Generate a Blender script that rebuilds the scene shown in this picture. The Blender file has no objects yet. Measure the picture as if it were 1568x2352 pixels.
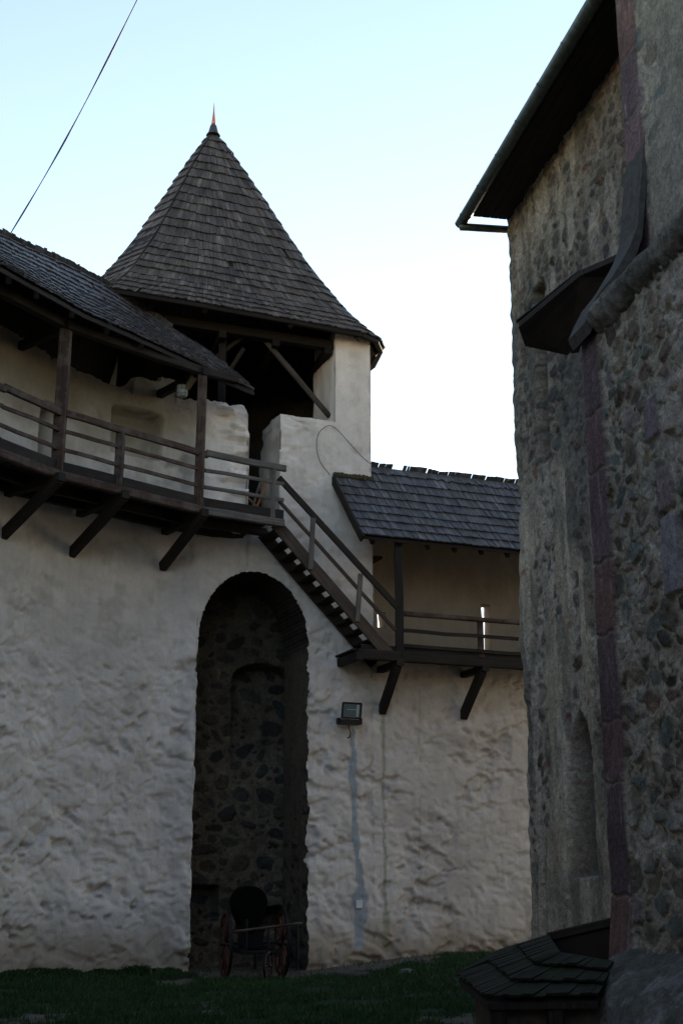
import bpy, bmesh, math, random
import numpy as np
from math import sin, cos, radians, pi, sqrt, atan2
from mathutils import Vector, noise
random.seed(7); rng = np.random.default_rng(7)
S = bpy.context.scene; C = S.collection

# ------------------------------------------------------------------ camera, sky, sun, exposure
PITCH = radians(15.6); FPX = 3000.0; EYE = 1.6
cam = bpy.data.objects.new('camera', bpy.data.cameras.new('camera')); C.objects.link(cam)
cam.location = (0, 0, EYE); cam.rotation_euler = (pi/2 + PITCH, 0, 0)
cam.data.sensor_fit = 'VERTICAL'; cam.data.sensor_height = 24; cam.data.lens = 24*FPX/2352
cam.data.clip_end = 5000; cam.data.clip_start = 0.05
S.camera = cam
SUN_EL = radians(14); SUN_DIR = Vector((0.42, 0.91, 0)).normalized()   # low, beyond the ring wall: the whole yard lies in shade
sd = Vector((SUN_DIR.x*cos(SUN_EL), SUN_DIR.y*cos(SUN_EL), sin(SUN_EL)))
W = bpy.data.worlds.new('World'); S.world = W; W.use_nodes = True
wn = W.node_tree; wn.nodes.clear()
sky = wn.nodes.new('ShaderNodeTexSky'); sky.sky_type = 'NISHITA'; sky.sun_disc = False
sky.sun_elevation = SUN_EL; sky.sun_rotation = atan2(sd.x, sd.y)
sky.altitude = 300; sky.air_density = 1.0; sky.dust_density = 0.0; sky.ozone_density = 1.0
bg = wn.nodes.new('ShaderNodeBackground'); bg.inputs[1].default_value = 0.15
wo = wn.nodes.new('ShaderNodeOutputWorld')
tint = wn.nodes.new('ShaderNodeMix'); tint.data_type = 'RGBA'; tint.blend_type = 'MULTIPLY'; tint.inputs[0].default_value = 1; tint.inputs[7].default_value = (1.15, .955, .83, 1)
wn.links.new(sky.outputs[0], tint.inputs[6]); wn.links.new(tint.outputs[2], bg.inputs[0]); wn.links.new(bg.outputs[0], wo.inputs[0])
sl = bpy.data.lights.new('sun', 'SUN'); sl.energy = 2.5; sl.angle = radians(0.5); sl.color = (1, .78, .55)
so = bpy.data.objects.new('sun', sl); C.objects.link(so); so.rotation_euler = sd.to_track_quat('Z', 'Y').to_euler()
S.view_settings.view_transform = 'Standard'; S.view_settings.look = 'None'
S.view_settings.exposure = 1.66; S.view_settings.gamma = 1
S.render.engine = 'CYCLES'

# ------------------------------------------------------------------ survey helpers: sight line -> point on a real plane
def ray(px, py):
    u = px-784; v = 1176-py; y = FPX*cos(PITCH)-v*sin(PITCH)
    return u/y, (FPX*sin(PITCH)+v*cos(PITCH))/y
def on_z(px, py, z):
    a, b = ray(px, py); Y = (z-EYE)/b; return Vector((a*Y, Y, z))
def on_y(px, py, Y):
    a, b = ray(px, py); return Vector((a*Y, Y, EYE+b*Y))
def hit(px, py, Q, n, off):
    a, b = ray(px, py); Y = (Q[0]*n[0]+Q[1]*n[1]+off)/(a*n[0]+n[1]); return Vector((a*Y, Y, EYE+b*Y))
TA = radians(21.6); T1 = (cos(TA), sin(TA)); N1 = (sin(TA), -cos(TA)); Q1 = (.87, 26.90)
def w1(s, off, z): return Vector((Q1[0]+s*T1[0]+off*N1[0], Q1[1]+s*T1[1]+off*N1[1], z))
def hw1(px, py, off=0):
    p = hit(px, py, Q1, N1, off); return (p.x-Q1[0])*T1[0]+(p.y-Q1[1])*T1[1], p.z
QN = (2.81, 20.0); TN = (.196, -.9806); NN = (-.9806, -.196)
def nv(t, off, z): return Vector((QN[0]+t*TN[0]+off*NN[0], QN[1]+t*TN[1]+off*NN[1], z))
def hn(px, py, off=0):
    p = hit(px, py, QN, NN, off); return (p.x-QN[0])*TN[0]+(p.y-QN[1])*TN[1], p.z

# ------------------------------------------------------------------ materials
def mat(name):
    m = bpy.data.materials.new(name); m.use_nodes = True; nt = m.node_tree
    b = nt.nodes['Principled BSDF']; b.inputs['Specular IOR Level'].default_value = .25
    return m, nt, b
def nd(nt, typ, **kw):
    n = nt.nodes.new(typ)
    for k, v in kw.items():
        if k.startswith('_'): setattr(n, k[1:], v)
        else: n.inputs[k.replace('_', ' ')].default_value = v
    return n
def mixc(nt, fac, a, b, mode='MIX'):
    n = nt.nodes.new('ShaderNodeMix'); n.data_type = 'RGBA'; n.blend_type = mode
    for i, v in ((0, fac), (6, a), (7, b)):
        if hasattr(v, 'type') and hasattr(v, 'links'): nt.links.new(v, n.inputs[i])
        else: n.inputs[i].default_value = v if i == 0 else (*v, 1)
    return n.outputs[2]
def ramp(nt, src, stops):
    r = nt.nodes.new('ShaderNodeValToRGB'); e = r.color_ramp.elements
    while len(e) < len(stops): e.new(.5)
    for el, (p, c) in zip(e, stops): el.position = p; el.color = (*c, 1) if len(c) == 3 else c
    nt.links.new(src, r.inputs[0]); return r.outputs[0]
def noise_t(nt, vec, scale, detail=4, rough=.6, dist=0):
    n = nd(nt, 'ShaderNodeTexNoise', Scale=scale, Detail=detail, Roughness=rough, Distortion=dist)
    if vec is not None: nt.links.new(vec, n.inputs['Vector'])
    return n.outputs[0]
def mapping(nt, src, scale):
    m = nt.nodes.new('ShaderNodeMapping'); m.inputs['Scale'].default_value = scale; nt.links.new(src, m.inputs[0]); return m.outputs[0]
def bump(nt, b, src, strength, dist):
    n = nd(nt, 'ShaderNodeBump', Strength=strength, Distance=dist); nt.links.new(src, n.inputs['Height']); nt.links.new(n.outputs[0], b.inputs['Normal'])
def mul(nt, a, k):
    n = nt.nodes.new('ShaderNodeMath'); n.operation = 'MULTIPLY'; nt.links.new(a, n.inputs[0]); n.inputs[1].default_value = k; return n.outputs[0]
def add(nt, a, b_):
    n = nt.nodes.new('ShaderNodeMath'); n.operation = 'ADD'; nt.links.new(a, n.inputs[0]); nt.links.new(b_, n.inputs[1]); return n.outputs[0]

def coat_mat(name, var=.25, fine=60, bs=.5, rough=.92, strk=.6, grit=0):
    """vertex-coloured masonry or plaster with fine grain"""
    m, nt, b = mat(name); geo = nt.nodes.new('ShaderNodeTexCoord').outputs['Object']
    at = nt.nodes.new('ShaderNodeVertexColor'); at.layer_name = 'Col'
    n1 = noise_t(nt, geo, 1.7, 6, .65); n2 = noise_t(nt, geo, fine, 5, .7); n3 = noise_t(nt, mapping(nt, geo, (9, 9, 1.3)), 1, 5, .6)
    g = ramp(nt, n1, [(.3, (1-var,)*3), (.7, (1+var*.35,)*3)])
    g2 = ramp(nt, n2, [(.3, (1-var*.8,)*3), (.65, (1.06,)*3)])
    g3 = ramp(nt, n3, [(.35, (1-var*strk, 1-var*strk*1.03, 1-var*strk*1.1)), (.6, (1.03,)*3)])
    c = mixc(nt, 1., at.outputs[0], g, 'MULTIPLY'); c = mixc(nt, 1., c, g2, 'MULTIPLY'); c = mixc(nt, 1., c, g3, 'MULTIPLY')
    if grit:
        n4 = noise_t(nt, geo, 19, 6, .78, .8); n5 = noise_t(nt, geo, 7, 6, .75, 1.2)
        c = mixc(nt, 1., c, ramp(nt, n4, [(.34, (1-grit,)*3), (.5, (1,)*3), (.66, (1+grit*.9,)*3)]), 'MULTIPLY')
        c = mixc(nt, 1., c, ramp(nt, n5, [(.36, (1-grit*.6, 1-grit*.55, 1-grit*.5)), (.62, (1+grit*.35,)*3)]), 'MULTIPLY')
    nt.links.new(c, b.inputs['Base Color']); b.inputs['Roughness'].default_value = rough
    h = add(nt, mul(nt, noise_t(nt, geo, fine*.5, 6, .75), .5), mul(nt, noise_t(nt, geo, 9, 5, .6), 1.2))
    if grit: h = add(nt, h, mul(nt, n4, 2.2))
    bump(nt, b, h, bs, .02)
    return m
def wood_mat(name, c1, c2, c3, rough=.78, island=False, gl=1.3, gw=38, moss=None):
    m, nt, b = mat(name); uv = nt.nodes.new('ShaderNodeUVMap').outputs[0]; geo = nt.nodes.new('ShaderNodeTexCoord').outputs['Object']
    mv = mapping(nt, uv, (gl, gw, 1))
    n1 = noise_t(nt, mv, 1.0, 6, .7, .6)
    col = ramp(nt, n1, [(.28, c1), (.5, c2), (.74, c3)])
    n2 = noise_t(nt, geo, 2.3, 4, .6)
    col = mixc(nt, 1., col, ramp(nt, n2, [(.3, (.6, .6, .62)), (.7, (1.15, 1.13, 1.1))]), 'MULTIPLY')
    if island:
        g = nt.nodes.new('ShaderNodeNewGeometry')
        r = ramp(nt, g.outputs['Random Per Island'], [(0, (.62, .62, .63)), (.5, (.9, .88, .86)), (.9, (1.08, 1.08, 1.09)), (1, (1.6, 1.6, 1.63))])
        col = mixc(nt, 1., col, r, 'MULTIPLY')
    if moss:
        col = mixc(nt, ramp(nt, noise_t(nt, geo, 3.1, 6, .7), [(.46, (0, 0, 0)), (.62, (1, 1, 1))]), col, moss)
    nt.links.new(col, b.inputs['Base Color']); b.inputs['Roughness'].default_value = rough
    bump(nt, b, n1, .6, .006)
    return m
def plain(name, col, rough=.6, metal=0, spec=.3, n=.25, scale=25):
    m, nt, b = mat(name); geo = nt.nodes.new('ShaderNodeTexCoord').outputs['Object']
    f = noise_t(nt, geo, scale, 5, .65)
    c = ramp(nt, f, [(.3, tuple(x*(1-n) for x in col)), (.7, tuple(min(1, x*(1+n)) for x in col))])
    nt.links.new(c, b.inputs['Base Color']); b.inputs['Roughness'].default_value = rough; b.inputs['Metallic'].default_value = metal
    b.inputs['Specular IOR Level'].default_value = spec; bump(nt, b, f, .3, .003); return m
M_plaster = coat_mat('lime_plaster', .17, 45, .4, .92, .25)
M_rubble = coat_mat('rubble_masonry', .30, 70, 1.0, .92, .16, .44)
M_dark_rub = coat_mat('dark_masonry', .35, 50, .9, .92, .4, .42)
M_wood = wood_mat('brown_timber', (.012, .007, .005), (.048, .026, .018), (.14, .085, .06), moss=(.085, .068, .056))
M_wood_dk = wood_mat('dark_timber', (.006, .005, .0045), (.017, .013, .0105), (.045, .035, .028))
M_wood_shade = wood_mat('shaded_timber', (.004, .0035, .003), (.009, .007, .006), (.02, .016, .013))  # dark timber with the shade under the roofs painted into its colour
M_wood_gy = wood_mat('grey_timber', (.04, .036, .033), (.10, .09, .082), (.2, .185, .17))
M_wood_or = wood_mat('fresh_timber', (.22, .08, .035), (.36, .14, .06), (.5, .22, .1))
M_shin = wood_mat('weathered_shingle', (.030, .026, .024), (.078, .070, .065), (.18, .168, .16), .6, True, 2.2, 30)
M_shin2 = wood_mat('silver_shingle', (.022, .022, .024), (.066, .066, .071), (.185, .187, .205), .5, True, 2.2, 34)
M_shin_m = wood_mat('mossy_board', (.007, .007, .006), (.017, .018, .014), (.035, .036, .03), .85, True, 1.5, 30, moss=(.014, .021, .005))
M_copper = plain('copper_finial', (.50, .20, .11), .45, .6)
M_lead = plain('lead_sheet', (.05, .05, .06), .6, .2)
M_gutter = plain('zinc_gutter', (.055, .075, .072), .45, .35, .4, .5, 9)
M_iron = plain('black_iron', (.012, .012, .013), .5, .4)
M_red = plain('faded_red_paint', (.065, .024, .018), .7, 0, .3, .5, 40)
M_white = plain('white_plastic', (.62, .64, .68), .5, 0, .4, .04)
M_glass, _nt, _b = mat('lamp_glass'); _b.inputs['Base Color'].default_value = (.30, .34, .35, 1); _b.inputs['Roughness'].default_value = .12; _b.inputs['Specular IOR Level'].default_value = .6
M_fglass, _nt, _b = mat('floodlight_glass'); _b.inputs['Base Color'].default_value = (.10, .13, .14, 1); _b.inputs['Roughness'].default_value = .06; _b.inputs['Specular IOR Level'].default_value = .8
M_blue = plain('blue_cable', (.03, .04, .14), .5)
M_wire = plain('grey_wire', (.06, .055, .05), .6)

# ------------------------------------------------------------------ object helpers
def tag(o, label, cat, group=None):
    o['label'] = label; o['category'] = cat
    if group: o['group'] = group
    return o
def thing(name, label, cat, loc=(0, 0, 0), group=None):
    o = bpy.data.objects.new(name, None); C.objects.link(o); o.location = loc; o.empty_display_size = .3
    bpy.context.view_layer.update(); return tag(o, label, cat, group)
def place(o, parent):
    C.objects.link(o)
    if parent is not None:
        o.parent = parent
        r = parent; off = Vector((0, 0, 0))
        while r is not None: off += r.location; r = r.parent
        o.location = -off
    return o
def grid_obj(name, P, m, parent=None, col=None, keep=None, extra=None, smooth=True):
    nvv, nu = P.shape[:2]; V = P.reshape(-1, 3); idx = np.arange(nvv*nu).reshape(nvv, nu)
    q = np.stack([idx[:-1, :-1], idx[:-1, 1:], idx[1:, 1:], idx[1:, :-1]], -1)
    q = q[keep] if keep is not None else q.reshape(-1, 4)
    cols = col.reshape(-1, 3) if col is not None else None
    for E in (extra or []):      # further grids (P, col) joined into the same mesh
        P2, c2 = E; a, b_ = P2.shape[:2]; i2 = np.arange(a*b_).reshape(a, b_)+len(V)
        q = np.concatenate([q, np.stack([i2[:-1, :-1], i2[:-1, 1:], i2[1:, 1:], i2[1:, :-1]], -1).reshape(-1, 4)])
        V = np.concatenate([V, P2.reshape(-1, 3)])
        if cols is not None: cols = np.concatenate([cols, np.broadcast_to(c2, P2.shape).reshape(-1, 3)])
    me = bpy.data.meshes.new(name); me.vertices.add(len(V)); me.vertices.foreach_set('co', V.astype(np.float32).ravel())
    me.loops.add(q.size); me.loops.foreach_set('vertex_index', q.astype(np.int32).ravel())
    me.polygons.add(len(q)); me.polygons.foreach_set('loop_start', np.arange(0, q.size, 4, dtype=np.int32))
    if cols is not None:
        a = me.color_attributes.new('Col', 'FLOAT_COLOR', 'POINT')
        a.data.foreach_set('color', np.concatenate([cols, np.ones((len(V), 1))], 1).astype(np.float32).ravel())
    me.update(calc_edges=True); me.validate()
    me.polygons.foreach_set('use_smooth', np.full(len(me.polygons), smooth))
    me.materials.append(m); o = bpy.data.objects.new(name, me); place(o, parent); return o

class MB:
    def __init__(s): s.v = []; s.f = []; s.uv = []; s.sm = []
    def ring_sweep(s, rings, closed_ends=True, uo=None, smooth=False, us=None):
        n = len(rings[0]); b0 = len(s.v); uo = random.random()*50 if uo is None else uo
        for r in rings: s.v += [tuple(p) for p in r]
        per = [0]
        for k in range(n): per.append(per[-1]+(Vector(rings[0][(k+1) % n])-Vector(rings[0][k])).length)
        L = [0]
        for i in range(1, len(rings)): L.append(L[-1]+(Vector(rings[i][0])-Vector(rings[i-1][0])).length)
        for i in range(len(rings)-1):
            for k in range(n):
                k2 = (k+1) % n
                s.f.append((b0+i*n+k, b0+i*n+k2, b0+(i+1)*n+k2, b0+(i+1)*n+k))
                s.uv += [(L[i]+uo, per[k]+uo), (L[i]+uo, per[k+1]+uo), (L[i+1]+uo, per[k+1]+uo), (L[i+1]+uo, per[k]+uo)]
                s.sm.append(smooth)
        if closed_ends:
            for base, rev in ((b0, True), (b0+(len(rings)-1)*n, False)):
                f = list(range(base, base+n)); f = f[::-1] if rev else f
                s.f.append(tuple(f)); s.uv += [(uo, uo+j*.01) for j in range(n)]; s.sm.append(False)
    def beam(s, a, b, w=.15, h=.15, up=(0, 0, 1), jit=.006, n=None, ch=.012):
        a = Vector(a); b = Vector(b); d = b-a; L = d.length; d = d/L; up = Vector(up)
        x = d.cross(up)
        if x.length < 1e-3: x = d.cross(Vector((1, 0, 0)))
        x.normalize(); y = x.cross(d).normalized(); n = n or max(2, int(L/.35)); rings = []
        ch = min(ch, w*.2, h*.2)
        base = [(-w/2+ch, -h/2), (w/2-ch, -h/2), (w/2, -h/2+ch), (w/2, h/2-ch), (w/2-ch, h/2), (-w/2+ch, h/2), (-w/2, h/2-ch), (-w/2, -h/2+ch)]
        ph = random.random()*100; twist = random.uniform(-.02, .02)
        for i in range(n+1):
            c = a+d*(L*i/n); o = Vector((noise.noise((i*.5, ph, 0)), noise.noise((i*.5, ph, 5)), 0))*jit*1.6
            ang = twist*(i/n-.5); r = []
            for k, (p, q) in enumerate(base):
                j1 = noise.noise((i*.9+ph, k*1.7, 3.1))*jit
                pp = p*cos(ang)-q*sin(ang); qq = p*sin(ang)+q*cos(ang)
                r.append(c+x*(pp*(1+j1*3)+o.x)+y*(qq*(1+j1*3)+o.y))
            rings.append(r)
        s.ring_sweep(rings)
    def log(s, a, b, r0, r1=None, n=10, seg=6, jit=.05):
        pts = [Vector(a).lerp(Vector(b), i/seg) for i in range(seg+1)]
        r1 = r1 or r0; s.tube(pts, [r0+(r1-r0)*i/seg for i in range(seg+1)], n, jit)
    def tube(s, pts, r, n=8, jit=0, closed=True):
        pts = [Vector(p) for p in pts]; rings = []
        if not hasattr(r, '__len__'): r = [r]*len(pts)
        ref = None
        for i, p in enumerate(pts):
            d = (pts[min(i+1, len(pts)-1)]-pts[max(i-1, 0)]).normalized()
            if ref is None: ref = d.cross(Vector((0, 0, 1))) if abs(d.z) < .9 else d.cross(Vector((1, 0, 0)))
            x = (ref-d*ref.dot(d)).normalized(); ref = x; y = d.cross(x)
            rings.append([p+(x*cos(2*pi*k/n)+y*sin(2*pi*k/n))*r[i]*(1+random.uniform(-jit, jit)) for k in range(n)])
        s.ring_sweep(rings, closed, smooth=True)
    def box(s, c, dx, dy, dz, ax=(1, 0, 0), ay=(0, 1, 0), az=(0, 0, 1)):
        c = Vector(c); ax, ay, az = Vector(ax)*dx/2, Vector(ay)*dy/2, Vector(az)*dz/2
        s.ring_sweep([[c-ax-ay+sg*az, c+ax-ay+sg*az, c+ax+ay+sg*az, c-ax+ay+sg*az] for sg in (-1, 1)])
    def prism(s, poly, vec):
        vec = Vector(vec); s.ring_sweep([[Vector(p) for p in poly], [Vector(p)+vec for p in poly]])
    def lathe(s, c, prof, n=20, ax=(0, 0, 1)):
        ax = Vector(ax).normalized(); x = ax.orthogonal().normalized(); y = ax.cross(x); c = Vector(c)
        s.ring_sweep([[c+ax*z+(x*cos(2*pi*k/n)+y*sin(2*pi*k/n))*max(r, 1e-4) for k in range(n)] for r, z in prof], smooth=True)
    def shingle(s, l0, l1, u0, u1, nrm, th, uo):
        b0 = len(s.v); nn = nrm*th
        s.v += [tuple(p) for p in (l0, l1, u1, u0, l0+nn, l1+nn, u1+nn*.25, u0+nn*.25)]
        w = (l1-l0).length; L = (u0-l0).length
        for f in ((3, 2, 1, 0), (4, 5, 6, 7), (0, 1, 5, 4), (1, 2, 6, 5), (3, 0, 4, 7)):
            s.f.append(tuple(b0+i for i in f)); s.sm.append(False)
            cm = {0: (0, 0), 1: (0, w), 2: (L, w), 3: (L, 0), 4: (0, 0), 5: (0, w), 6: (L, w), 7: (L, 0)}
            s.uv += [(cm[i][0]+uo, cm[i][1]+uo) for i in f]
    def build(s, name, m, parent=None):
        me = bpy.data.meshes.new(name); me.from_pydata(s.v, [], s.f); me.update()
        uvl = me.uv_layers.new(name='UVMap'); uvl.data.foreach_set('uv', np.array(s.uv, dtype=np.float32).ravel())
        me.polygons.foreach_set('use_smooth', s.sm); me.materials.append(m)
        o = bpy.data.objects.new(name, me); place(o, parent); return o
def beam_obj(name, m, parent, *a, **k): q = MB(); q.beam(*a, **k); return q.build(name, m, parent)

def polylen(P): return [0]+list(np.cumsum([(P[i+1]-P[i]).length for i in range(len(P)-1)]))
def at_len(P, L, d):
    d = max(0, min(L[-1], d)); i = 0
    while i < len(L)-2 and L[i+1] < d: i += 1
    k = (d-L[i])/max(1e-6, L[i+1]-L[i]); return P[i].lerp(P[i+1], k), i, k
def shingle_row(mb, low, up, w=.11, th=.014, jl=.02, lift=.02, miss=0.0):
    """one course: low/up are matching polylines"""
    L = polylen(low); d = random.uniform(-w, 0)
    while d < L[-1]:
        ww = w*random.uniform(.65, 1.35); a, i, k = at_len(low, L, d+.002); b_, j, k2 = at_len(low, L, d+ww-.002); d += ww
        if (b_-a).length < .02 or random.random() < miss: continue
        ua = up[i].lerp(up[i+1], k); ub = up[j].lerp(up[j+1], k2)
        sl_ = (ua-a); 
        if sl_.length < 1e-4: continue
        sl_.normalize(); nr = (b_-a).cross(sl_)
        if nr.length < 1e-6: continue
        nr.normalize()
        if nr.z < 0: nr = -nr
        dn = sl_*random.uniform(-jl, jl); l_ = nr*(lift+random.uniform(0, .010)); sk = random.uniform(-jl, jl)*.5
        mb.shingle(a+dn+l_, b_+dn+sl_*sk+l_, ua, ub, nr, th*random.uniform(.7, 1.3), random.random()*90)

# ------------------------------------------------------------------ numpy noise and rubble
_LT = rng.random((64, 256, 256))
def vn(x, y, seed=0):
    t = _LT[seed % 64]; xi = np.floor(x).astype(int); yi = np.floor(y).astype(int); fx = x-xi; fy = y-yi
    fx = fx*fx*fx*(fx*(fx*6-15)+10); fy = fy*fy*fy*(fy*(fy*6-15)+10)
    g = lambda a, b_: t[a & 255, b_ & 255]
    return (g(xi, yi)*(1-fx)+g(xi+1, yi)*fx)*(1-fy)+(g(xi, yi+1)*(1-fx)+g(xi+1, yi+1)*fx)*fy
def fbm(x, y, seed=0, o=4, r=.5):
    s_ = 0; a = 1; n = 0
    for i in range(o): s_ = s_+a*vn(x*2**i+i*17.3, y*2**i+i*9.1, seed+i); n += a; a *= r
    return s_/n
def sst(a, b_, x): t = np.clip((x-a)/(b_-a), 0, 1); return t*t*(3-2*t)
def rubble(U, V, n, smin, smax, pal, mortar, seed=0, density=None, relief=.03, gap=.85, elong=1.35):
    """scatter irregular stones on a regular (V rows, U cols) grid; returns relief and colour"""
    r = np.random.default_rng(seed); H = np.zeros(U.shape); col = np.empty(U.shape+(3,)); col[:] = mortar
    occ = np.zeros(U.shape, bool); u0, u1 = U[0, 0], U[0, -1]; v0, v1 = V[0, 0], V[-1, 0]
    nr, nc = U.shape; du = (u1-u0)/(nc-1); dv = (v1-v0)/(nr-1)
    for k in range(n):
        f = k/n; R = smax*(1-f)**1.1+smin*(1-(1-f)**1.1); R *= r.uniform(.8, 1.15)
        cu = r.uniform(u0, u1); cv = r.uniform(v0, v1)
        if density is not None and r.random() > density(cu, cv): continue
        a = R*r.uniform(1, elong); b_ = R*r.uniform(.4, .95); th = r.normal(0, .45)
        i0 = int((cv-v0-a*1.3)/dv); i1 = int((cv-v0+a*1.3)/dv)+2; j0 = int((cu-u0-a*1.3)/du); j1 = int((cu-u0+a*1.3)/du)+2
        i0 = max(i0, 0); j0 = max(j0, 0); i1 = min(i1, nr); j1 = min(j1, nc)
        if i1-i0 < 2 or j1-j0 < 2: continue
        x = U[i0:i1, j0:j1]-cu; y = V[i0:i1, j0:j1]-cv
        xr = (x*cos(th)+y*sin(th))/a; yr = (-x*sin(th)+y*cos(th))/b_
        d = np.zeros(x.shape); m = r.integers(5, 8); ph = r.uniform(0, 6.28)
        for q in range(m):
            an = ph+2*pi*q/m+r.normal(0, .18); d = np.maximum(d, (xr*cos(an)+yr*sin(an))/r.uniform(.78, 1))
        d = .8*d+.2*np.sqrt(xr**2+yr**2)+.34*(fbm(U[i0:i1, j0:j1]*11, V[i0:i1, j0:j1]*11, seed, 3)-.5)
        ins = d < 1/gap
        if (occ[i0:i1, j0:j1] & ins).any(): continue
        occ[i0:i1, j0:j1] |= ins
        sf_ = r.uniform(.02, .13); mk = (1-sst(1-sf_, 1.02, d))*r.uniform(.7, 1); rel = relief*r.uniform(-.5, 1.0)*(R/smax)**.4; tlx, tly = r.normal(0, .10), r.normal(0, .12)
        H[i0:i1, j0:j1] += mk*(rel*(1+.9*(fbm(x*9+k, y*9, seed+7, 3)-.5))+tlx*x+tly*y)-(1-mk)*sst(1.3, 1.0, d)*.012
        c = np.array(pal[r.integers(len(pal))])*r.uniform(.7, 1.3)
        c = c*(1+.35*(vn(x*14+k, y*14, seed+5)-.5))[..., None]
        col[i0:i1, j0:j1] = col[i0:i1, j0:j1]*(1-mk[..., None])+c*mk[..., None]
    return H, col

# ------------------------------------------------------------------ ring wall plan
sK = -3.97
kp = [w1(sK, 0, 0), Vector((-3.56, 25.22, 0)), Vector((-5.08, 24.05, 0)), Vector((-6.02, 22.46, 0)), Vector((-6.95, 20.6, 0)), Vector((-8.1, 17.3, 0)),
      Vector((-8.9, 13, 0)), Vector((-9.3, 8, 0)), Vector((-9.2, 2, 0)), Vector((-8.6, -5, 0)), Vector((-6.0, -9.5, 0)), Vector((-1, -11.8, 0)), Vector((4, -12.3, 0)), Vector((10, -12.0, 0))]
def catmull(P, n=24):
    out = []
    for i in range(len(P)-1):
        p0 = P[i-1] if i else P[0]*2-P[1]; p1 = P[i]; p2 = P[i+1]; p3 = P[i+2] if i+2 < len(P) else P[i+1]*2-P[i]
        for k in range(n):
            t = k/n; out.append(.5*((2*p1)+(p2-p0)*t+(2*p0-5*p1+4*p2-p3)*t*t+(3*p1-p0-3*p2+p3)*t**3))
    return out+[P[-1]]
KC = catmull(kp); KL = polylen(KC)
def plan(s):
    if s >= sK: p = w1(s, 0, 0); return p, Vector((N1[0], N1[1], 0))
    d = sK-s; p, i, k = at_len(KC, KL, d); q, _, _ = at_len(KC, KL, d+.3); q0, _, _ = at_len(KC, KL, max(0, d-.3))
    t = (q0-q).normalized(); return p, Vector((t.y, -t.x, 0))
def s_of(px, py):   # arc coordinate where a sight line meets the wall face
    a, b = ray(px, py); best = None
    for i in range(2400):
        s = 6-i*.01; p, n = plan(s); e = abs(p.x-a*p.y)
        if best is None or e < best[0]: best = (e, s, EYE+b*p.y)
    return best[1], best[2]
sP = hw1(570, 1050)[0]; sJ = hw1(645, 1050)[0]; sT = hw1(770, 900)[0]; sR = hw1(851, 1000)[0]; sE = sR+.01
HL = 8.4; HR = 5.96; EAVE = 13.0
n0 = s_of(448, 1700)[0]+.02; n1_ = s_of(709, 1700)[0]; NC = (n0+n1_)/2; NHW = (n1_-n0)/2; NSPR = 6.12; NRISE = 1.46; ND = 1.5
# ------------------------------------------------------------------ ring wall surface
scol = np.unique(np.round(np.concatenate([np.arange(-62, -10, .4), np.arange(-10, 3.9, .035), np.arange(3.9, 12, .3), [sK, sP, sP+.001, sJ, sJ-.001, sT, sT-.001, sR, sE, sE+.001]]), 4))
zlow = np.arange(-.6, 5.5, .035); nup = 150
ztl = [hw1(x, y)[1] for x, y in ((648, 950), (680, 956), (710, 958), (740, 964), (768, 968))]; stl = [hw1(x, 955)[0] for x in (648, 680, 710, 740, 768)]
sU0 = s_of(312, 860)[0]; sU1 = s_of(404, 850)[0]
def ztop(s):
    up_ = .38 if sU0 < s < sU1 else 0
    rag = up_+.05*(noise.noise((s*3, 1, 0))+.6*noise.noise((s*9, 2, 0)))
    if s < sP+.0005:
        if s > sP-.12: rag -= .10*(1-(sP-s)/.12)**2
        return (11.12 if s > -4.9 else 11.0+min(1, (-4.9-s)/4)*.35)+up_+(rag-up_)*1.6
    if s < sJ-.0004: return 8.35
    if s < sT-.0004: return float(np.interp(s, stl, ztl))+rag*.7
    if s <= sE+.0004: return EAVE+.15
    return HR-.06
plans = [plan(s) for s in scol]
PX = np.array([p.x for p, n in plans]); PY = np.array([p.y for p, n in plans]); NX = np.array([n.x for p, n in plans]); NY = np.array([n.y for p, n in plans])
ZT = np.array([ztop(s) for s in scol])
A1_ = np.minimum(ZT, 8.3); A2_ = np.minimum(ZT, 10.75); fA, fB, fC = np.linspace(0, 1, 71)[1:, None], np.linspace(0, 1, 61)[1:, None], np.linspace(0, 1, 31)[1:, None]
Zg = np.concatenate([np.repeat(zlow[:, None], len(scol), 1), zlow[-1]+fA*(A1_-zlow[-1])[None, :], A1_[None]+fB*(A2_-A1_)[None], A2_[None]+fC*(ZT-A2_)[None]], 0)
Sg = np.repeat(scol[None, :], Zg.shape[0], 0)
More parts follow.
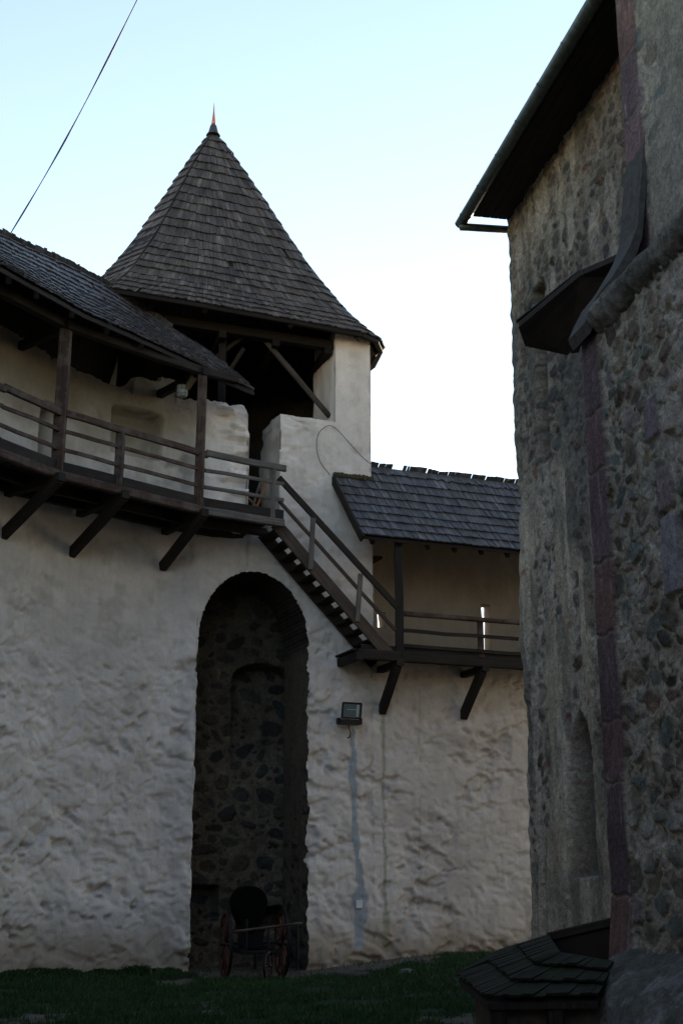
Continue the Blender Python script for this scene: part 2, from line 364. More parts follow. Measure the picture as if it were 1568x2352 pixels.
def plaster_h(Sx, Zx):
    low = sst(6.9, 5.4, Zx+.5*(vn(Sx*.8, Zx*.8, 3)-.5)); rough = .28+.72*low
    w = Sx+.25*(vn(Sx*2, Zx*2, 11)-.5); q = Zx+.25*(vn(Sx*2, Zx*2, 12)-.5)
    h = .10*(fbm(Sx*.45, Zx*.45, 1, 2)-.5)+.05*(fbm(Sx*1.6, Zx*1.8, 30, 3)-.5)
    w = Sx+.35*(fbm(Sx*1.3, Zx*1.3, 11, 2)-.5); q = Zx+.35*(fbm(Sx*1.3, Zx*1.3, 14, 2)-.5)
    a = fbm(w*3.0, q*3.6, 7, 3, .5); h = h+rough*(.022+.03*sst(.4, .6, fbm(w*.7, q*.7, 28, 2)))*(a-.5)
    pt = sst(.45, .6, fbm(w*.9, q*.9, 18, 2))
    b_ = fbm(w*2.6+20, q*5.0+w*1.2, 9, 3, .5); h = h-rough*(.03+.06*pt)*sst(.55, .66, b_)
    b2_ = fbm(w*3.6+50, q*5.2-w*1.5, 19, 3, .5); h = h-rough*(.025+.055*pt)*sst(.56, .66, b2_)
    c_ = fbm(w*8, q*9, 15, 2); h = h-rough*.024*sst(.55, .68, c_)
    led = fbm(w*1.6+q*.6, q*3.6, 21, 3); h = h+rough*.022*(sst(.49, .52, led)-.5)*pt
    h = h+.008*(fbm(w*14, q*16, 25, 2)-.5)
    g = np.exp(-((Zx-.2)/.55)**2); h = h*(1-.3*sst(-1.6, -.6, Sx))+.07*g
    return h
Hg = plaster_h(Sg, Zg)
def fine_pier(Sx, Zx):   # stones showing through on the bright pier
    m = sst(sP-.75, sP-.3, Sx)*sst(sP+.2, sP, Sx)*sst(8.2, 8.6, Zx)
    return m*(.15*(sst(.46, .54, fbm(Sx*1.6+4, Zx*6.5, 41, 2))-.5)+.06*(fbm(Sx*5, Zx*9, 43, 2)-.5))
Hg = Hg+fine_pier(Sg, Zg)
def rect_recess(x0, y0, x1, y1, depth):
    global Hg
    a = s_of(x0, (y0+y1)/2)[0]; b_ = s_of(x1, (y0+y1)/2)[0]; z1 = s_of((x0+x1)/2, y0)[1]; z0 = s_of((x0+x1)/2, y1)[1]
    e = .03; m = sst(a-e, a+e, Sg)*sst(b_+e, b_-e, Sg)*sst(z0-e, z0+e, Zg)*sst(z1+e, z1-e, Zg+.06*((Sg-(a+b_)/2)/(b_-a)*2)**2)
    Hg = Hg*(1-m)-m*depth
rect_recess(93, 925, 128, 1052, .45); rect_recess(258, 938, 372, 1046, .45); rect_recess(188, 1326, 215, 1336, .06)
# hollow above the second embrasure, broken plaster to the right of it
base = np.array([.615, .567, .53])
Cg = np.ones(Hg.shape+(3,))*base
pw = (sst(sK-.2, sK+.3, Sg)*sst(sJ, sP, Sg)*sst(8.2, 8.9, Zg))[..., None]; Cg = Cg*(1+.25*pw)  # pier plaster painted lighter to stand in for brighter light on it
Cg = Cg*(1-.12*sst(-1.5, .8, Sg)*sst(8, 6, Zg))[..., None]  # plaster painted darker right of the arch, in place of weaker light
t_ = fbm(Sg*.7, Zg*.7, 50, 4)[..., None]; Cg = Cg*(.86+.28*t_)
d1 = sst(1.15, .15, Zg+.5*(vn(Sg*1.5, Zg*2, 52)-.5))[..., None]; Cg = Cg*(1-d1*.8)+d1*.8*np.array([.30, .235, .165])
d2 = (sst(.58, .72, fbm(Sg*3.2, Zg*3.2, 55, 4))*.35)[..., None]; Cg = Cg*(1-d2)+d2*np.array([.36, .33, .28])
# brown wall stain, deepened to paint in the shade under the left roof
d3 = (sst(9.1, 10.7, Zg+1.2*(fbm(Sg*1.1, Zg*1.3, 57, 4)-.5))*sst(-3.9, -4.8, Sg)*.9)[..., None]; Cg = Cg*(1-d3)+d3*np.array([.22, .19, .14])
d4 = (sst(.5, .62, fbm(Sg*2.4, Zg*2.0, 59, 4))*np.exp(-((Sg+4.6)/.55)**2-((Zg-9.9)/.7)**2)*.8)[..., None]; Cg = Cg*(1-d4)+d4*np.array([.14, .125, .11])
def streak(pts, wd, c, amt, seed, rag=.5):
    global Cg
    q = [s_of(*p) for p in pts]; zz = np.array([k[1] for k in q])[::-1]; ss = np.array([k[0] for k in q])[::-1]
    wv = np.array(wd)[::-1]; cx = np.interp(Zg, zz, ss); ww = np.interp(Zg, zz, wv)*(1+rag*(fbm(Sg*4, Zg*5, seed, 3)-.5)*2)
    m = sst(1.12, .88, np.abs(Sg-cx-.03*(vn(Sg*3, Zg*4, seed+1)-.5))/np.maximum(ww, 1e-3))*(Zg > zz[0])*(Zg < zz[-1])*amt
    Cg = Cg*(1-m[..., None])+m[..., None]*np.array(c); return m
m_ = streak([(812, 1672), (811, 1700), (812, 1740), (811, 1790), (813, 1830), (815, 1880), (817, 1920), (820, 1960), (824, 2010), (829, 2035), (830, 2055), (828, 2090), (824, 2130), (822, 2178)],
            [.055, .055, .06, .085, .05, .06, .085, .055, .07, .07, .17, .15, .11, .12], (.30, .335, .375), .95, 61)
Hg = Hg*(1-m_*.6)
streak([(880, 1645), (881, 1760), (883, 1900), (884, 2100), (884, 2185)], [.035, .03, .035, .06, .08], (.20, .22, .13), .6, 65, .9)
streak([(963, 1560), (964, 1800), (965, 2170)], [.012, .012, .015], (.30, .30, .27), .5, 67)
streak([(572, 1240), (570, 1270), (568, 1300)], [.03, .05, .03], (.33, .34, .32), .5, 69)
for (px, py, r_) in ((757, 1768, .13), (738, 1755, .05), (820, 1660, .1)):
    a, b_ = s_of(px, py); m = (sst(1.15, .8, np.hypot(Sg-a, (Zg-b_))/r_+.7*(fbm(Sg*9, Zg*9, 71, 3)-.5))*.7)[..., None]; Cg = Cg*(1-m)+m*np.array([.31, .33, .34])
P = np.stack([PX[None]+NX[None]*Hg, PY[None]+NY[None]*Hg, Zg], -1)
# small sideways wobble of free edges
wob = .035*(fbm(Zg*2.2, Sg*0+3, 45, 3)-.5)+.02*(vn(Zg*9, Sg*0+1, 47)-.5)
for se in (sP, sJ, sE):
    k = np.exp(-((scol-se)/.06)**2)[None]*sst(HR, HR+.6, Zg)
    P[..., 0] += T1[0]*wob*k*2; P[..., 1] += T1[1]*wob*k*2
def arch_b(phi):  # boundary radius factor of the niche mouth, broken brick edge
    return 1+.02*noise.noise((phi*9, 3, 0))+.022*noise.noise((phi*27, 5, 0))+.018*noise.noise((phi*75, 8, 0))
def niche_edge(s, z, grow=0.):
    if z <= NSPR:
        e = NHW+grow+.03*noise.noise((z*1.6, 7 if s > NC else 2, 0))+(.05 if s > NC else .018)*noise.noise((z*5, 9 if s > NC else 4, 0))+(.03 if s > NC else .01)*noise.noise((z*17, 19 if s > NC else 4, 0)); return abs(s-NC) < e, NC+math.copysign(e, s-NC), z
    x = (s-NC)/(NHW+grow); y = (z-NSPR)/(NRISE+grow); rr = math.hypot(x, y); ph = atan2(y, x); rb = arch_b(ph)
    return rr < rb, NC+(s-NC)/max(rr, 1e-6)*rb, NSPR+(z-NSPR)/max(rr, 1e-6)*rb
inside = np.zeros(Hg.shape, bool); snap = {}
for j, s in enumerate(scol):
    if abs(s-NC) > NHW+.3: continue
    for i in range(Hg.shape[0]):
        if Zg[i, j] > NSPR+NRISE+.3: break
        f, a, b_ = niche_edge(s, Zg[i, j])
        if f: inside[i, j] = True; snap[(i, j)] = (a, b_)
keep = ~(inside[:-1, :-1] & inside[1:, :-1] & inside[:-1, 1:] & inside[1:, 1:])
edgev = np.zeros_like(inside)
for (i, j) in snap:
    if not inside[max(i-1, 0):i+2, max(j-1, 0):j+2].all(): edgev[i, j] = True
for (i, j), (a, b_) in snap.items():
    if edgev[i, j]:
        h = Hg[i, j]; P[i, j] = tuple(w1(a, h, b_))
deep = inside & ~edgev
keep = ~(deep[:-1, :-1] | deep[1:, :-1] | deep[:-1, 1:] | deep[1:, 1:]) & keep
def skirt(j0, j1, depth, nd_=14):
    """extrude the free top boundary (with its steps) backwards into the wall thickness"""
    pts = []; top = Hg.shape[0]-1
    for j in range(j0, j1):
        pts.append(P[top, j])
        if abs(ZT[j+1]-ZT[j]) > .5:
            zlo = min(ZT[j], ZT[j+1]); jj = j if ZT[j] > ZT[j+1] else j+1
            colz = P[:, jj]; sel = [colz[i] for i in range(len(colz)) if colz[i][2] > zlo+.02 and i < top]
            sel = sel[::3]
            pts += sel[::-1] if ZT[j] > ZT[j+1] else sel
    pts.append(P[top, j1]); pts = np.array(pts); out = []
    for k in range(nd_+1):
        f = k/nd_; row = []
        for p in pts:
            q = Vector(p)-Vector((N1[0], N1[1], 0))*depth*f
            v = noise.noise_vector(q*2.2)*.05+noise.noise_vector(q*7)*.02
            q += v*min(1, f*6); row.append(q)
        out.append(row)
    return np.array(out)
jK = int(np.searchsorted(scol, sK)); jE = int(np.searchsorted(scol, sE)); jm = int(np.searchsorted(scol, -9.9))
wallL = thing('curtain_wall', 'curved white plastered ring wall rising left of the tall arch, with small recesses behind the upper gallery', 'castle wall', (plans[0][0].x, plans[0][0].y, 0))
def thick_top(j0, j1, depth):
    r = P[-1, j0:j1+1]; nx = np.stack([NX[j0:j1+1], NY[j0:j1+1], 0*NX[j0:j1+1]], -1)
    out = [r-nx*depth*f+np.array([0, 0, .04*math.sin(f*9)]) for f in np.linspace(0, 1, 6)]
    back = out[-1].copy(); back[:, 2] = -.5; return np.array(out+[back])
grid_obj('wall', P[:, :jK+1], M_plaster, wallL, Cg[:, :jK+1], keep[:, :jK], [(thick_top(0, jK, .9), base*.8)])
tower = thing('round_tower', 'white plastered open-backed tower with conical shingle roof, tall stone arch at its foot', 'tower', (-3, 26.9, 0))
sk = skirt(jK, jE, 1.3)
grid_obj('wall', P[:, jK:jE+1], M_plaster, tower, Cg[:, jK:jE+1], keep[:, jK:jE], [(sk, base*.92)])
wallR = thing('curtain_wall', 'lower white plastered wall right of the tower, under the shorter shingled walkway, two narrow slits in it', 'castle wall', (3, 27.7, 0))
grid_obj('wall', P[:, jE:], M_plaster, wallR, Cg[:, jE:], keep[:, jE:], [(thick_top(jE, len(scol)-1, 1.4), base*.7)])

# parapet pieces of the right-hand wall
def plate(mb_pts, s0, s1, z0, z1, off0, thick, res=.06):
    ns = max(2, int((s1-s0)/res)); nz = max(2, int((z1-z0)/res)); ndp = max(2, int(thick/res)); G = []
    def g(fn, na, nb):
        A = np.empty((nb+1, na+1, 3))
        for b_ in range(nb+1):
            for a in range(na+1):
                s, o, z = fn(a/na, b_/nb); q = w1(s, o, z); v = noise.noise_vector(q*1.3)*.05+noise.noise_vector(q*5)*.014
                A[b_, a] = q+v
        G.append(A)
    zt = lambda a: z1
    g(lambda a, b_: (s0+(s1-s0)*a, off0, z0+(z1-z0)*b_), ns, nz)
    g(lambda a, b_: (s0, off0-thick*(1-a), z0+(z1-z0)*b_), ndp, nz)
    g(lambda a, b_: (s1, off0-thick*a, z0+(z1-z0)*b_), ndp, nz)
    g(lambda a, b_: (s0+(s1-s0)*a, off0-thick*b_, z1), ns, ndp)
    g(lambda a, b_: (s0+(s1-s0)*a, off0-thick*(1-b_), z0), ns, ndp)
    g(lambda a, b_: (s1-(s1-s0)*a, off0-thick, z0+(z1-z0)*b_), max(2, ns//3), max(2, nz//3))
    return G
OFFP = -1.15
a1, zt1 = hw1(1105, 1386, OFFP); b1 = hw1(1126, 1386, OFFP)[0]; zb1 = hw1(1110, 1500, OFFP)[1]
a2, zt2 = hw1(866, 1402, OFFP); b2 = hw1(884, 1397, OFFP)[0]; zb2 = hw1(860, 1438, OFFP)[1]
PT = 8.95; G = []
G += plate(0, sE-1.2, a2, 5.75, PT, OFFP, .38)
for A_, B_, ZB, ZT_, nxt in ((a2, b2, zb2, zt2, a1), (a1, b1, zb1, zt1, 9.0)):
    G += plate(0, A_, B_, 5.75, ZB, OFFP, .38); G += plate(0, A_, B_, ZT_, PT, OFFP, .38)
    G += plate(0, B_, min(nxt, 9), 5.75, PT, OFFP, .38, .09)
cb = base*np.array([.36, .34, .305])  # parapet plaster darkened: painted shade behind the lower gallery
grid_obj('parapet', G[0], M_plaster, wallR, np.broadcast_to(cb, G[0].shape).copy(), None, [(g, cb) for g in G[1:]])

# ------------------------------------------------------------------ niche inside the tower foot
pal_d = [(.045, .042, .04), (.06, .052, .045), (.035, .04, .038), (.08, .065, .05)]
mort_d = (.155, .132, .095)
# reveal (jambs and brick soffit)
bp = []
for z in np.arange(-.6, NSPR, .04): f, a, b_ = niche_edge(NC+NHW, z); bp.append((a, b_))
for ph in np.linspace(0, pi, 150): rb = arch_b(ph); bp.append((NC+NHW*cos(ph)*rb, NSPR+NRISE*sin(ph)*rb))
for z in np.arange(NSPR, -.6, -.04): f, a, b_ = niche_edge(NC-NHW, z); bp.append((a, b_))
bn_ = [(NC+math.copysign(NHW-.0, a-NC), b_) if b_ < NSPR else (NC+(a-NC)/arch_b(atan2((b_-NSPR)/NRISE, (a-NC)/NHW)), NSPR+(b_-NSPR)/arch_b(atan2((b_-NSPR)/NRISE, (a-NC)/NHW))) for a, b_ in bp]
L_ = [0]
for i in range(1, len(bp)): L_.append(L_[-1]+math.hypot(bp[i][0]-bp[i-1][0], bp[i][1]-bp[i-1][1]))
U_, V_ = np.meshgrid(np.linspace(0, ND, 46), np.array(L_))
Hr, Cr = rubble(U_, V_, 1500, .05, .17, pal_d, mort_d, 5, relief=.05)
zb_ = np.array([b_ for a, b_ in bp])[:, None]*np.ones_like(U_)
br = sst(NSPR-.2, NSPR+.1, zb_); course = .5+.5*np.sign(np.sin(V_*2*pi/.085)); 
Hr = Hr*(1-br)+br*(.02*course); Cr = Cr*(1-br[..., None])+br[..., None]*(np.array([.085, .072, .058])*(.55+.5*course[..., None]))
PR = np.empty(U_.shape+(3,))
for i, (a, b_) in enumerate(bp):
    h0 = float(plaster_h(np.array(a), np.array(b_)))
    cx, cz = (NC-a), (max(NSPR, 0)-b_ if b_ > NSPR else 0); l_ = math.hypot(cx, cz); cx /= l_; cz /= l_
    for j in range(U_.shape[1]):
        u = U_[i, j]; k = min(1, u/.12); hh = Hr[i, j]*k; kd = min(1, u/.35)
        a, b_ = (bp[i][0]*(1-kd)+bn_[i][0]*kd, bp[i][1]*(1-kd)+bn_[i][1]*kd)
        PR[i, j] = w1(a+cx*hh, h0*(1-k)-u, b_+cz*hh)
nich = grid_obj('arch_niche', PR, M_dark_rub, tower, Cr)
# back wall of the niche with its own shallow arched recess and a low hole
Ub, Vb = np.meshgrid(np.arange(NC-NHW-.15, NC+NHW+.15, .022), np.arange(-.5, NSPR+NRISE+.1, .022))
dn_ = lambda u, v: 1.0 if v < 3.0 else (.5 if v < 4.6 else .22)
Hb, Cb = rubble(Ub, Vb, 3600, .02, .21, pal_d, mort_d, 9, density=dn_, relief=.06)
ra = hw1(668, 1600, -ND)[0]; rz = hw1(600, 1525, -ND)[1]; rl = hw1(535, 1600, -ND)[0]; rzb = hw1(600, 1740, -ND)[1]
rc = (ra+rl)/2; rw = (ra-rl)/2; ell = np.sqrt(((Ub-rc)/rw)**2+(np.maximum(Vb-(rz-.35), 0)/.35)**2)
mk = sst(1.03, .97, ell)*sst(rzb-.25, rzb+.25, Vb); Hb = Hb-mk*.42
ha, hz = hw1(690, 2080, -ND); hl = hw1(590, 2080, -ND)[0]; hc = (ha+hl)/2; hw_ = (ha-hl)/2
ell = np.sqrt(((Ub-hc)/hw_)**2+(np.maximum(Vb-(hz-.3), 0)/.3)**2); mk = sst(1.04, .96, ell)*sst(.55, .62, Vb); Hb = Hb-mk*.6
h2 = hw1(500, 2080, -ND)[0]; mk = sst(h2+.04, h2-.04, Ub)*sst(1.45, 1.35, Vb)*sst(.72, .8, Vb); Hb = Hb-mk*.4
Hb += .09*(fbm(Ub*1.5, Vb*1.5, 33, 4)-.5)+.04*(fbm(Ub*8, Vb*8, 37, 3)-.5); Cb = Cb*(.55+.9*fbm(Ub*3, Vb*3, 35, 4))[..., None]; Cb = Cb*(1-.45*sst(3.5, 6.5, Vb))[..., None]+0  # last factor darkens the colour upwards: painted shade under the arch
PB = np.empty(Ub.shape+(3,)); oo = -ND+Hb
PB[..., 0] = Q1[0]+Ub*T1[0]+oo*N1[0]; PB[..., 1] = Q1[1]+Ub*T1[1]+oo*N1[1]; PB[..., 2] = Vb
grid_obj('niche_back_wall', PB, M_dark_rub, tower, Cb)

# ------------------------------------------------------------------ tower shell, floor, roof
shell = [w1(sE, -.05, 0), Vector((.60, 27.9, 0)), Vector((.3, 29.2, 0)), Vector((-.7, 30.1, 0)), Vector((-2.6, 30.6, 0)), Vector((-4.3, 29.9, 0)), Vector((-5.2, 28.3, 0)), Vector((-5.2, 26.6, 0)), Vector((-4.7, 25.5, 0))]
SC = catmull(shell, 10); zz = np.arange(-.5, EAVE+.3, .3)
PS = np.array([[(p.x, p.y, z) for p in SC] for z in zz]); cc = Vector((-2.4, 27.6, 0))
IN_ = np.array([[(*(p+(cc-p).normalized()*.55).xy, z) for p in SC] for z in zz])
for A in (PS, IN_):
    for i in range(A.shape[0]):
        for j in range(A.shape[1]): A[i, j] += np.array(noise.noise_vector(Vector(A[i, j])*1.3))*.05*min(1, j/6)
    if A is PS:
        for i in range(A.shape[0]): A[i, 0, 0] = np.interp(zz[i], P[:, jE, 2], P[:, jE, 0]) if zz[i] < HR-.1 else np.interp(zz[i], P[:, jE-1, 2], P[:, jE-1, 0]); A[i, 0, 1] = np.interp(zz[i], P[:, jE-1, 2], P[:, jE-1, 1])
grid_obj('shell', PS, M_plaster, tower, np.broadcast_to(base, PS.shape).copy(), None, [])
grid_obj('inner_wall', IN_[26:], M_dark_rub, tower, np.broadcast_to(np.array([.035, .030, .025]), IN_[26:].shape).copy())  # near-black colour paints in the shade inside the tower
fl = MB()
for k in range(26):
    s = -5.2+k*.21; fl.beam(w1(s, -.35, 8.2), w1(s, -3.6, 8.2), .2, .06, jit=.003)
fl.build('floor', M_wood_dk, tower)
zA = on_y(490, 303, 26.9).z; APX = Vector((-2.98, 26.9, 0)); a_, b_ = ray(490, 303); APX = Vector((a_*26.9, 26.9, 0))
EV = [(-4.65, 24.15), (-2.82, 24.9), (-1.0, 25.72), (.5, 26.42), (.82, 26.75), (.93, 27.3), (.78, 28.2), (.2, 29.4), (-1.2, 30.5), (-3.2, 30.9), (-4.9, 30.1), (-5.6, 28.4), (-6.05, 26.6), (-5.65, 24.95)]
EV = [Vector((x, y, 0)) for x, y in EV]; EV.append(EV[0])
fp = ([0, .07, .21, .42, .6, .84, 1.0], [0, .07, .225, .472, .682, .900, 1.0])
def roof_pt(V, t): 
    p = APX.lerp(V, t); p.z = zA-(zA-EAVE)*float(np.interp(t, *fp)); return p
rows = 23; sm = MB()
def dense(P_, k=5): return [P_[i].lerp(P_[i+1], q/k) for i in range(len(P_)-1) for q in range(k)]+[P_[-1]]
EVd = dense(EV)
for r_ in range(rows):
    t = 1-(r_)/rows*.975; up = t-2.0/rows
    tl = max(t, .02); tu = max(up, .012); wv = [.006*noise.noise((k*.35, r_*1.3, 0)) for k in range(len(EVd))]; wv[-1] = wv[0]
    low = [roof_pt(V, min(1.01, tl+w)) for V, w in zip(EVd, wv)]; upp = [roof_pt(V, tu) for V in EVd]
    shingle_row(sm, low, upp, w=.085 if t > .15 else .06, th=.030, jl=.014, lift=.04, miss=.002)
roof = sm.build('shingle_roof', M_shin, tower)
un = MB(); lv = [roof_pt(V, 1)-Vector((0, 0, .03)) for V in EV]
for i in range(len(EV)-1):
    for t0, t1 in ((1, .84), (.84, .42), (.42, .02)):
        a, b_, c_, d_ = roof_pt(EV[i], t0), roof_pt(EV[i+1], t0), roof_pt(EV[i+1], t1), roof_pt(EV[i], t1)
        un.prism([a, b_, c_, d_], (0, 0, -.06))
un.build('roof_boarding', M_wood_shade, tower)
ev = MB()
for i in range(len(EV)-1):
    ev.beam(roof_pt(EV[i], .985)-Vector((0, 0, .07)), roof_pt(EV[i+1], .985)-Vector((0, 0, .07)), .10, .1, jit=.003)
ev.build('eave_board', M_wood_shade, tower)
fb = MB(); tip = on_y(490, 236, 26.9); mid = on_y(490, 287, 26.9); bas = on_y(490, 310, 26.9)
fb.lathe((APX.x, APX.y, 0), [(.165, bas.z-.02), (.12, bas.z+.05), (.075, mid.z-.03), (.055, mid.z)], 18)
fo = fb.build('finial_skirt', M_lead, tower)
fb = MB(); fb.lathe((APX.x, APX.y, 0), [(.055, mid.z-.01), (.042, mid.z+.1), (.018, (mid.z+tip.z)/2+.05), (.004, tip.z)], 12); fb.build('finial', M_copper, tower)
def w1p(px, py, off): s, z = hw1(px, py, off); return w1(s, off, z)
for nm, a, b_, r0 in (('brace', (588, 757), (757, 957), .068), ('brace', (584, 752), (495, 822), .055), ('brace', (560, 800), (528, 850), .05)):
    q = MB(); q.log(w1p(*a, -.35), w1p(*b_, -.35 if r0 > .06 else -.5), r0, r0*.9, 10); q.build(nm, M_wood_dk if r0 < .06 else wood_mat('round_log', (.03, .025, .022), (.055, .045, .04), (.09, .08, .07)), tower)
beam_obj('wall_plate', M_wood_shade, tower, w1(sK-.9, -.2, EAVE-.16), w1(sE+.1, -.2, EAVE-.16), .2, .2)
for s in (-3.6, -2.4, -1.2): beam_obj('tie_beam', M_wood_shade, tower, w1(s, -.1, EAVE-.3), w1(s+.6, -4.6, EAVE-.3), .16, .18)
for k in range(9):
    V = EV[[0, 1, 2, 3, 5, 7, 9, 11, 13][k]]; beam_obj('rafter', M_wood_shade, tower, roof_pt(V, .97)-Vector((0, 0, .2)), roof_pt(V, .62)-Vector((0, 0, .42)), .1, .13)
beam_obj('post', M_wood_shade, tower, w1(-3.5, -.45, 8.2), w1(-3.5, -.45, EAVE-.2), .16, .16)
# fresh boards leaning in the doorway
for i, (a, b_) in enumerate((((571, 1145), (590, 1166)), ((590, 1163), (614, 1105)), ((581, 1163), (600, 1098)))):
    q = MB(); q.beam(w1p(*a, -.15), w1p(*b_, -.3), .05, .03); o = q.build('leaning_board', M_wood_or if i < 2 else M_wood_gy)
    tag(o, ['short orange board slanting down left to the foot of the tower doorway', 'long orange board leaning right in the tower doorway behind the railing', 'grey weathered board leaning in the tower doorway beside the orange one'][i], 'board', 'boards in the tower doorway')

# ------------------------------------------------------------------ upper gallery (left)
gal = thing('timber_gallery', 'long dark timber gallery with railing and shingled roof on slanting props along the left wall', 'gallery', (-4, 22.5, 0))
A0, A1, B_, C_, D_ = [on_z(*q, HL) for q in ((-330, 850), (0, 1030), (137, 1082), (471, 1165), (651, 1193))]
A0 = A1+(A1-B_).normalized()*6+Vector((-.8, 0, 0))
poly = [A0, A1, B_, C_, D_]
Zv = Vector((0, 0, 1))
def inward(i):
    a = poly[max(i-1, 0)]; b_ = poly[min(i+1, len(poly)-1)]; t = (b_-a).normalized(); return Vector((-t.y, t.x, 0))
for i in range(1, 4):
    a, b_ = poly[i], poly[i+1]
    beam_obj('edge_beam', M_wood_gy if i == 3 else M_wood, gal, a-Zv*.08, b_-Zv*.08, .12, .15)
    t = (b_-a).normalized(); inn = Vector((-t.y, t.x, 0))
    beam_obj('kick_board', M_wood_dk, gal, a+inn*.02+Zv*.095, b_+inn*.02+Zv*.095, .05, .19)
beam_obj('edge_beam', M_wood, gal, A0-Zv*.08, A1-Zv*.08, .12, .15); beam_obj('kick_board', M_wood_dk, gal, A0+Zv*.095, A1+Zv*.095, .05, .19)
dk = MB()
PD = [poly[i] for i in range(5)]; DL = polylen(PD); d = 0
while d < DL[-1]-.1:
    p, i, k = at_len(PD, DL, d+.1); inn = inward(i).lerp(inward(min(i+1, 4)), k)
    dk.beam(p-inn*.0+Zv*.03, p+inn*1.75+Zv*.03, .185, .045, jit=.003); d += .2
dk.build('deck', M_wood_dk, gal)
for off in (.75, 1.3):
    for i in range(1, 4): beam_obj('floor_beam', M_wood_dk, gal, poly[i]+inward(i)*off-Zv*.1, poly[i+1]+inward(i+1)*off-Zv*.1, .12, .16)
# rails
railm = {2: M_wood, 3: M_wood_gy}
for i in range(0, 4):
    a, b_ = poly[i], poly[i+1]; m = M_wood if i < 3 else M_wood_gy
    beam_obj('handrail', m, gal, a+Zv*1.08, b_+Zv*1.06+(b_-a).normalized()*.03, .07, .13, jit=.012)
    for h in (.74, .40): beam_obj('rail', m, gal, a+Zv*h, b_+Zv*h, .035, .075, jit=.012)
def px_on(i, px, py):   # point of the gallery edge under a sight line
    a, b_ = poly[i], poly[i+1]; r_ = ray(px, py)[0]; k = (r_*a.y-a.x)/((b_.x-a.x)-r_*(b_.y-a.y)); return a.lerp(b_, k)
POSTH = 11.12
q = inward(2)*.06
beam_obj('post', M_wood, gal, B_+q-Zv*.05, Vector((B_.x+q.x, B_.y+q.y, POSTH)), .2, .2, up=(1, 0, 0))
q = inward(3)*.04
Cp = px_on(2, 461, 1100)
beam_obj('post', M_wood, gal, Cp+q-Zv*.05, Vector((Cp.x+q.x, Cp.y+q.y, POSTH)), .17, .17, up=(1, 0, 0))
S1 = px_on(2, 278, 1040); beam_obj('railing_post', M_wood, gal, S1+q, S1+q+Zv*1.03, .17, .15, up=(1, 0, 0))
S2 = px_on(3, 629, 1120); beam_obj('railing_post', M_wood_gy, gal, S2+q, S2+q+Zv*1.0, .15, .12, up=(1, 0, 0))
S0 = px_on(0, -120, 1000); beam_obj('railing_post', M_wood, gal, S0, S0+Zv*1.03, .17, .15, up=(1, 0, 0))
S00 = A0+Zv*0; beam_obj('post', M_wood, gal, S00, Vector((S00.x, S00.y, POSTH)), .2, .2, up=(1, 0, 0))
# props
for (tx, ty, bx, by, dg) in ((135, 1100, 10, 1236, 52), (283, 1140, 166, 1278, 44), (466, 1182, 374, 1308, 38)):
    T = on_z(tx, ty, HL-.18); sb, zb = s_of(bx, by); pb, nb = plan(sb); Bp = Vector((pb.x, pb.y, zb+.08))
    inn = Vector((pb.x-T.x, pb.y-T.y, 0)).normalized()
    beam_obj('prop', M_wood_dk, gal, Bp-Vector((nb.x, nb.y, 0))*.03-Zv*.02, T-inn*.02, .14, .19)
    beam_obj('joist', M_wood_dk, gal, T-inn*.10+Zv*.02, T+inn*1.6+Zv*.02, .15, .15)
# roof of the gallery
EZ = 11.3
eave = [on_z(x, y, z) for x, y, z in ((0, 613, EZ), (86, 660, EZ), (193, 720, EZ), (300, 767, EZ), (402, 814, EZ-.02), (470, 846, EZ-.07), (514, 870, EZ-.18), (583, 899, EZ-.3))]
RZ = 13.15
ridge = [on_z(x, y, z) for x, y, z in ((0, 537, RZ), (86, 577, RZ), (165, 612, RZ), (236, 650, RZ-.02), (321, 708, RZ-.15), (407, 760, RZ-.65), (471, 799, RZ-1.1), (572, 880, EZ-.05))]
e0 = (eave[0]-eave[1]).normalized(); r0 = (ridge[0]-ridge[1]).normalized()
eave = [eave[0]+e0*8+Vector((-2, 0, 0)), eave[0]+e0*3]+eave; ridge = [ridge[0]+r0*7+Vector((-2, 0, 0)), ridge[0]+r0*2.7]+ridge
ed = dense(eave, 4); rd = dense(ridge, 4); gs = MB(); NR = 11
for r_ in range(NR):
    t = r_/NR; up = min(1.0, t+2.2/NR)
    lo = [e.lerp(q_, t+.008*noise.noise((k*.4, r_, 0)))+Zv*(-.10*sin(pi*t)) for k, (e, q_) in enumerate(zip(ed, rd))]
    uu = [e.lerp(q_, up)+Zv*(-.10*sin(pi*up)) for e, q_ in zip(ed, rd)]
    shingle_row(gs, lo, uu, w=.085, th=.026, jl=.03, lift=.04, miss=.012)
out = [(p-q_) for p, q_ in zip(ed, rd)]
def outw(k): v = Vector((out[k].x, out[k].y, 0)); return v.normalized()
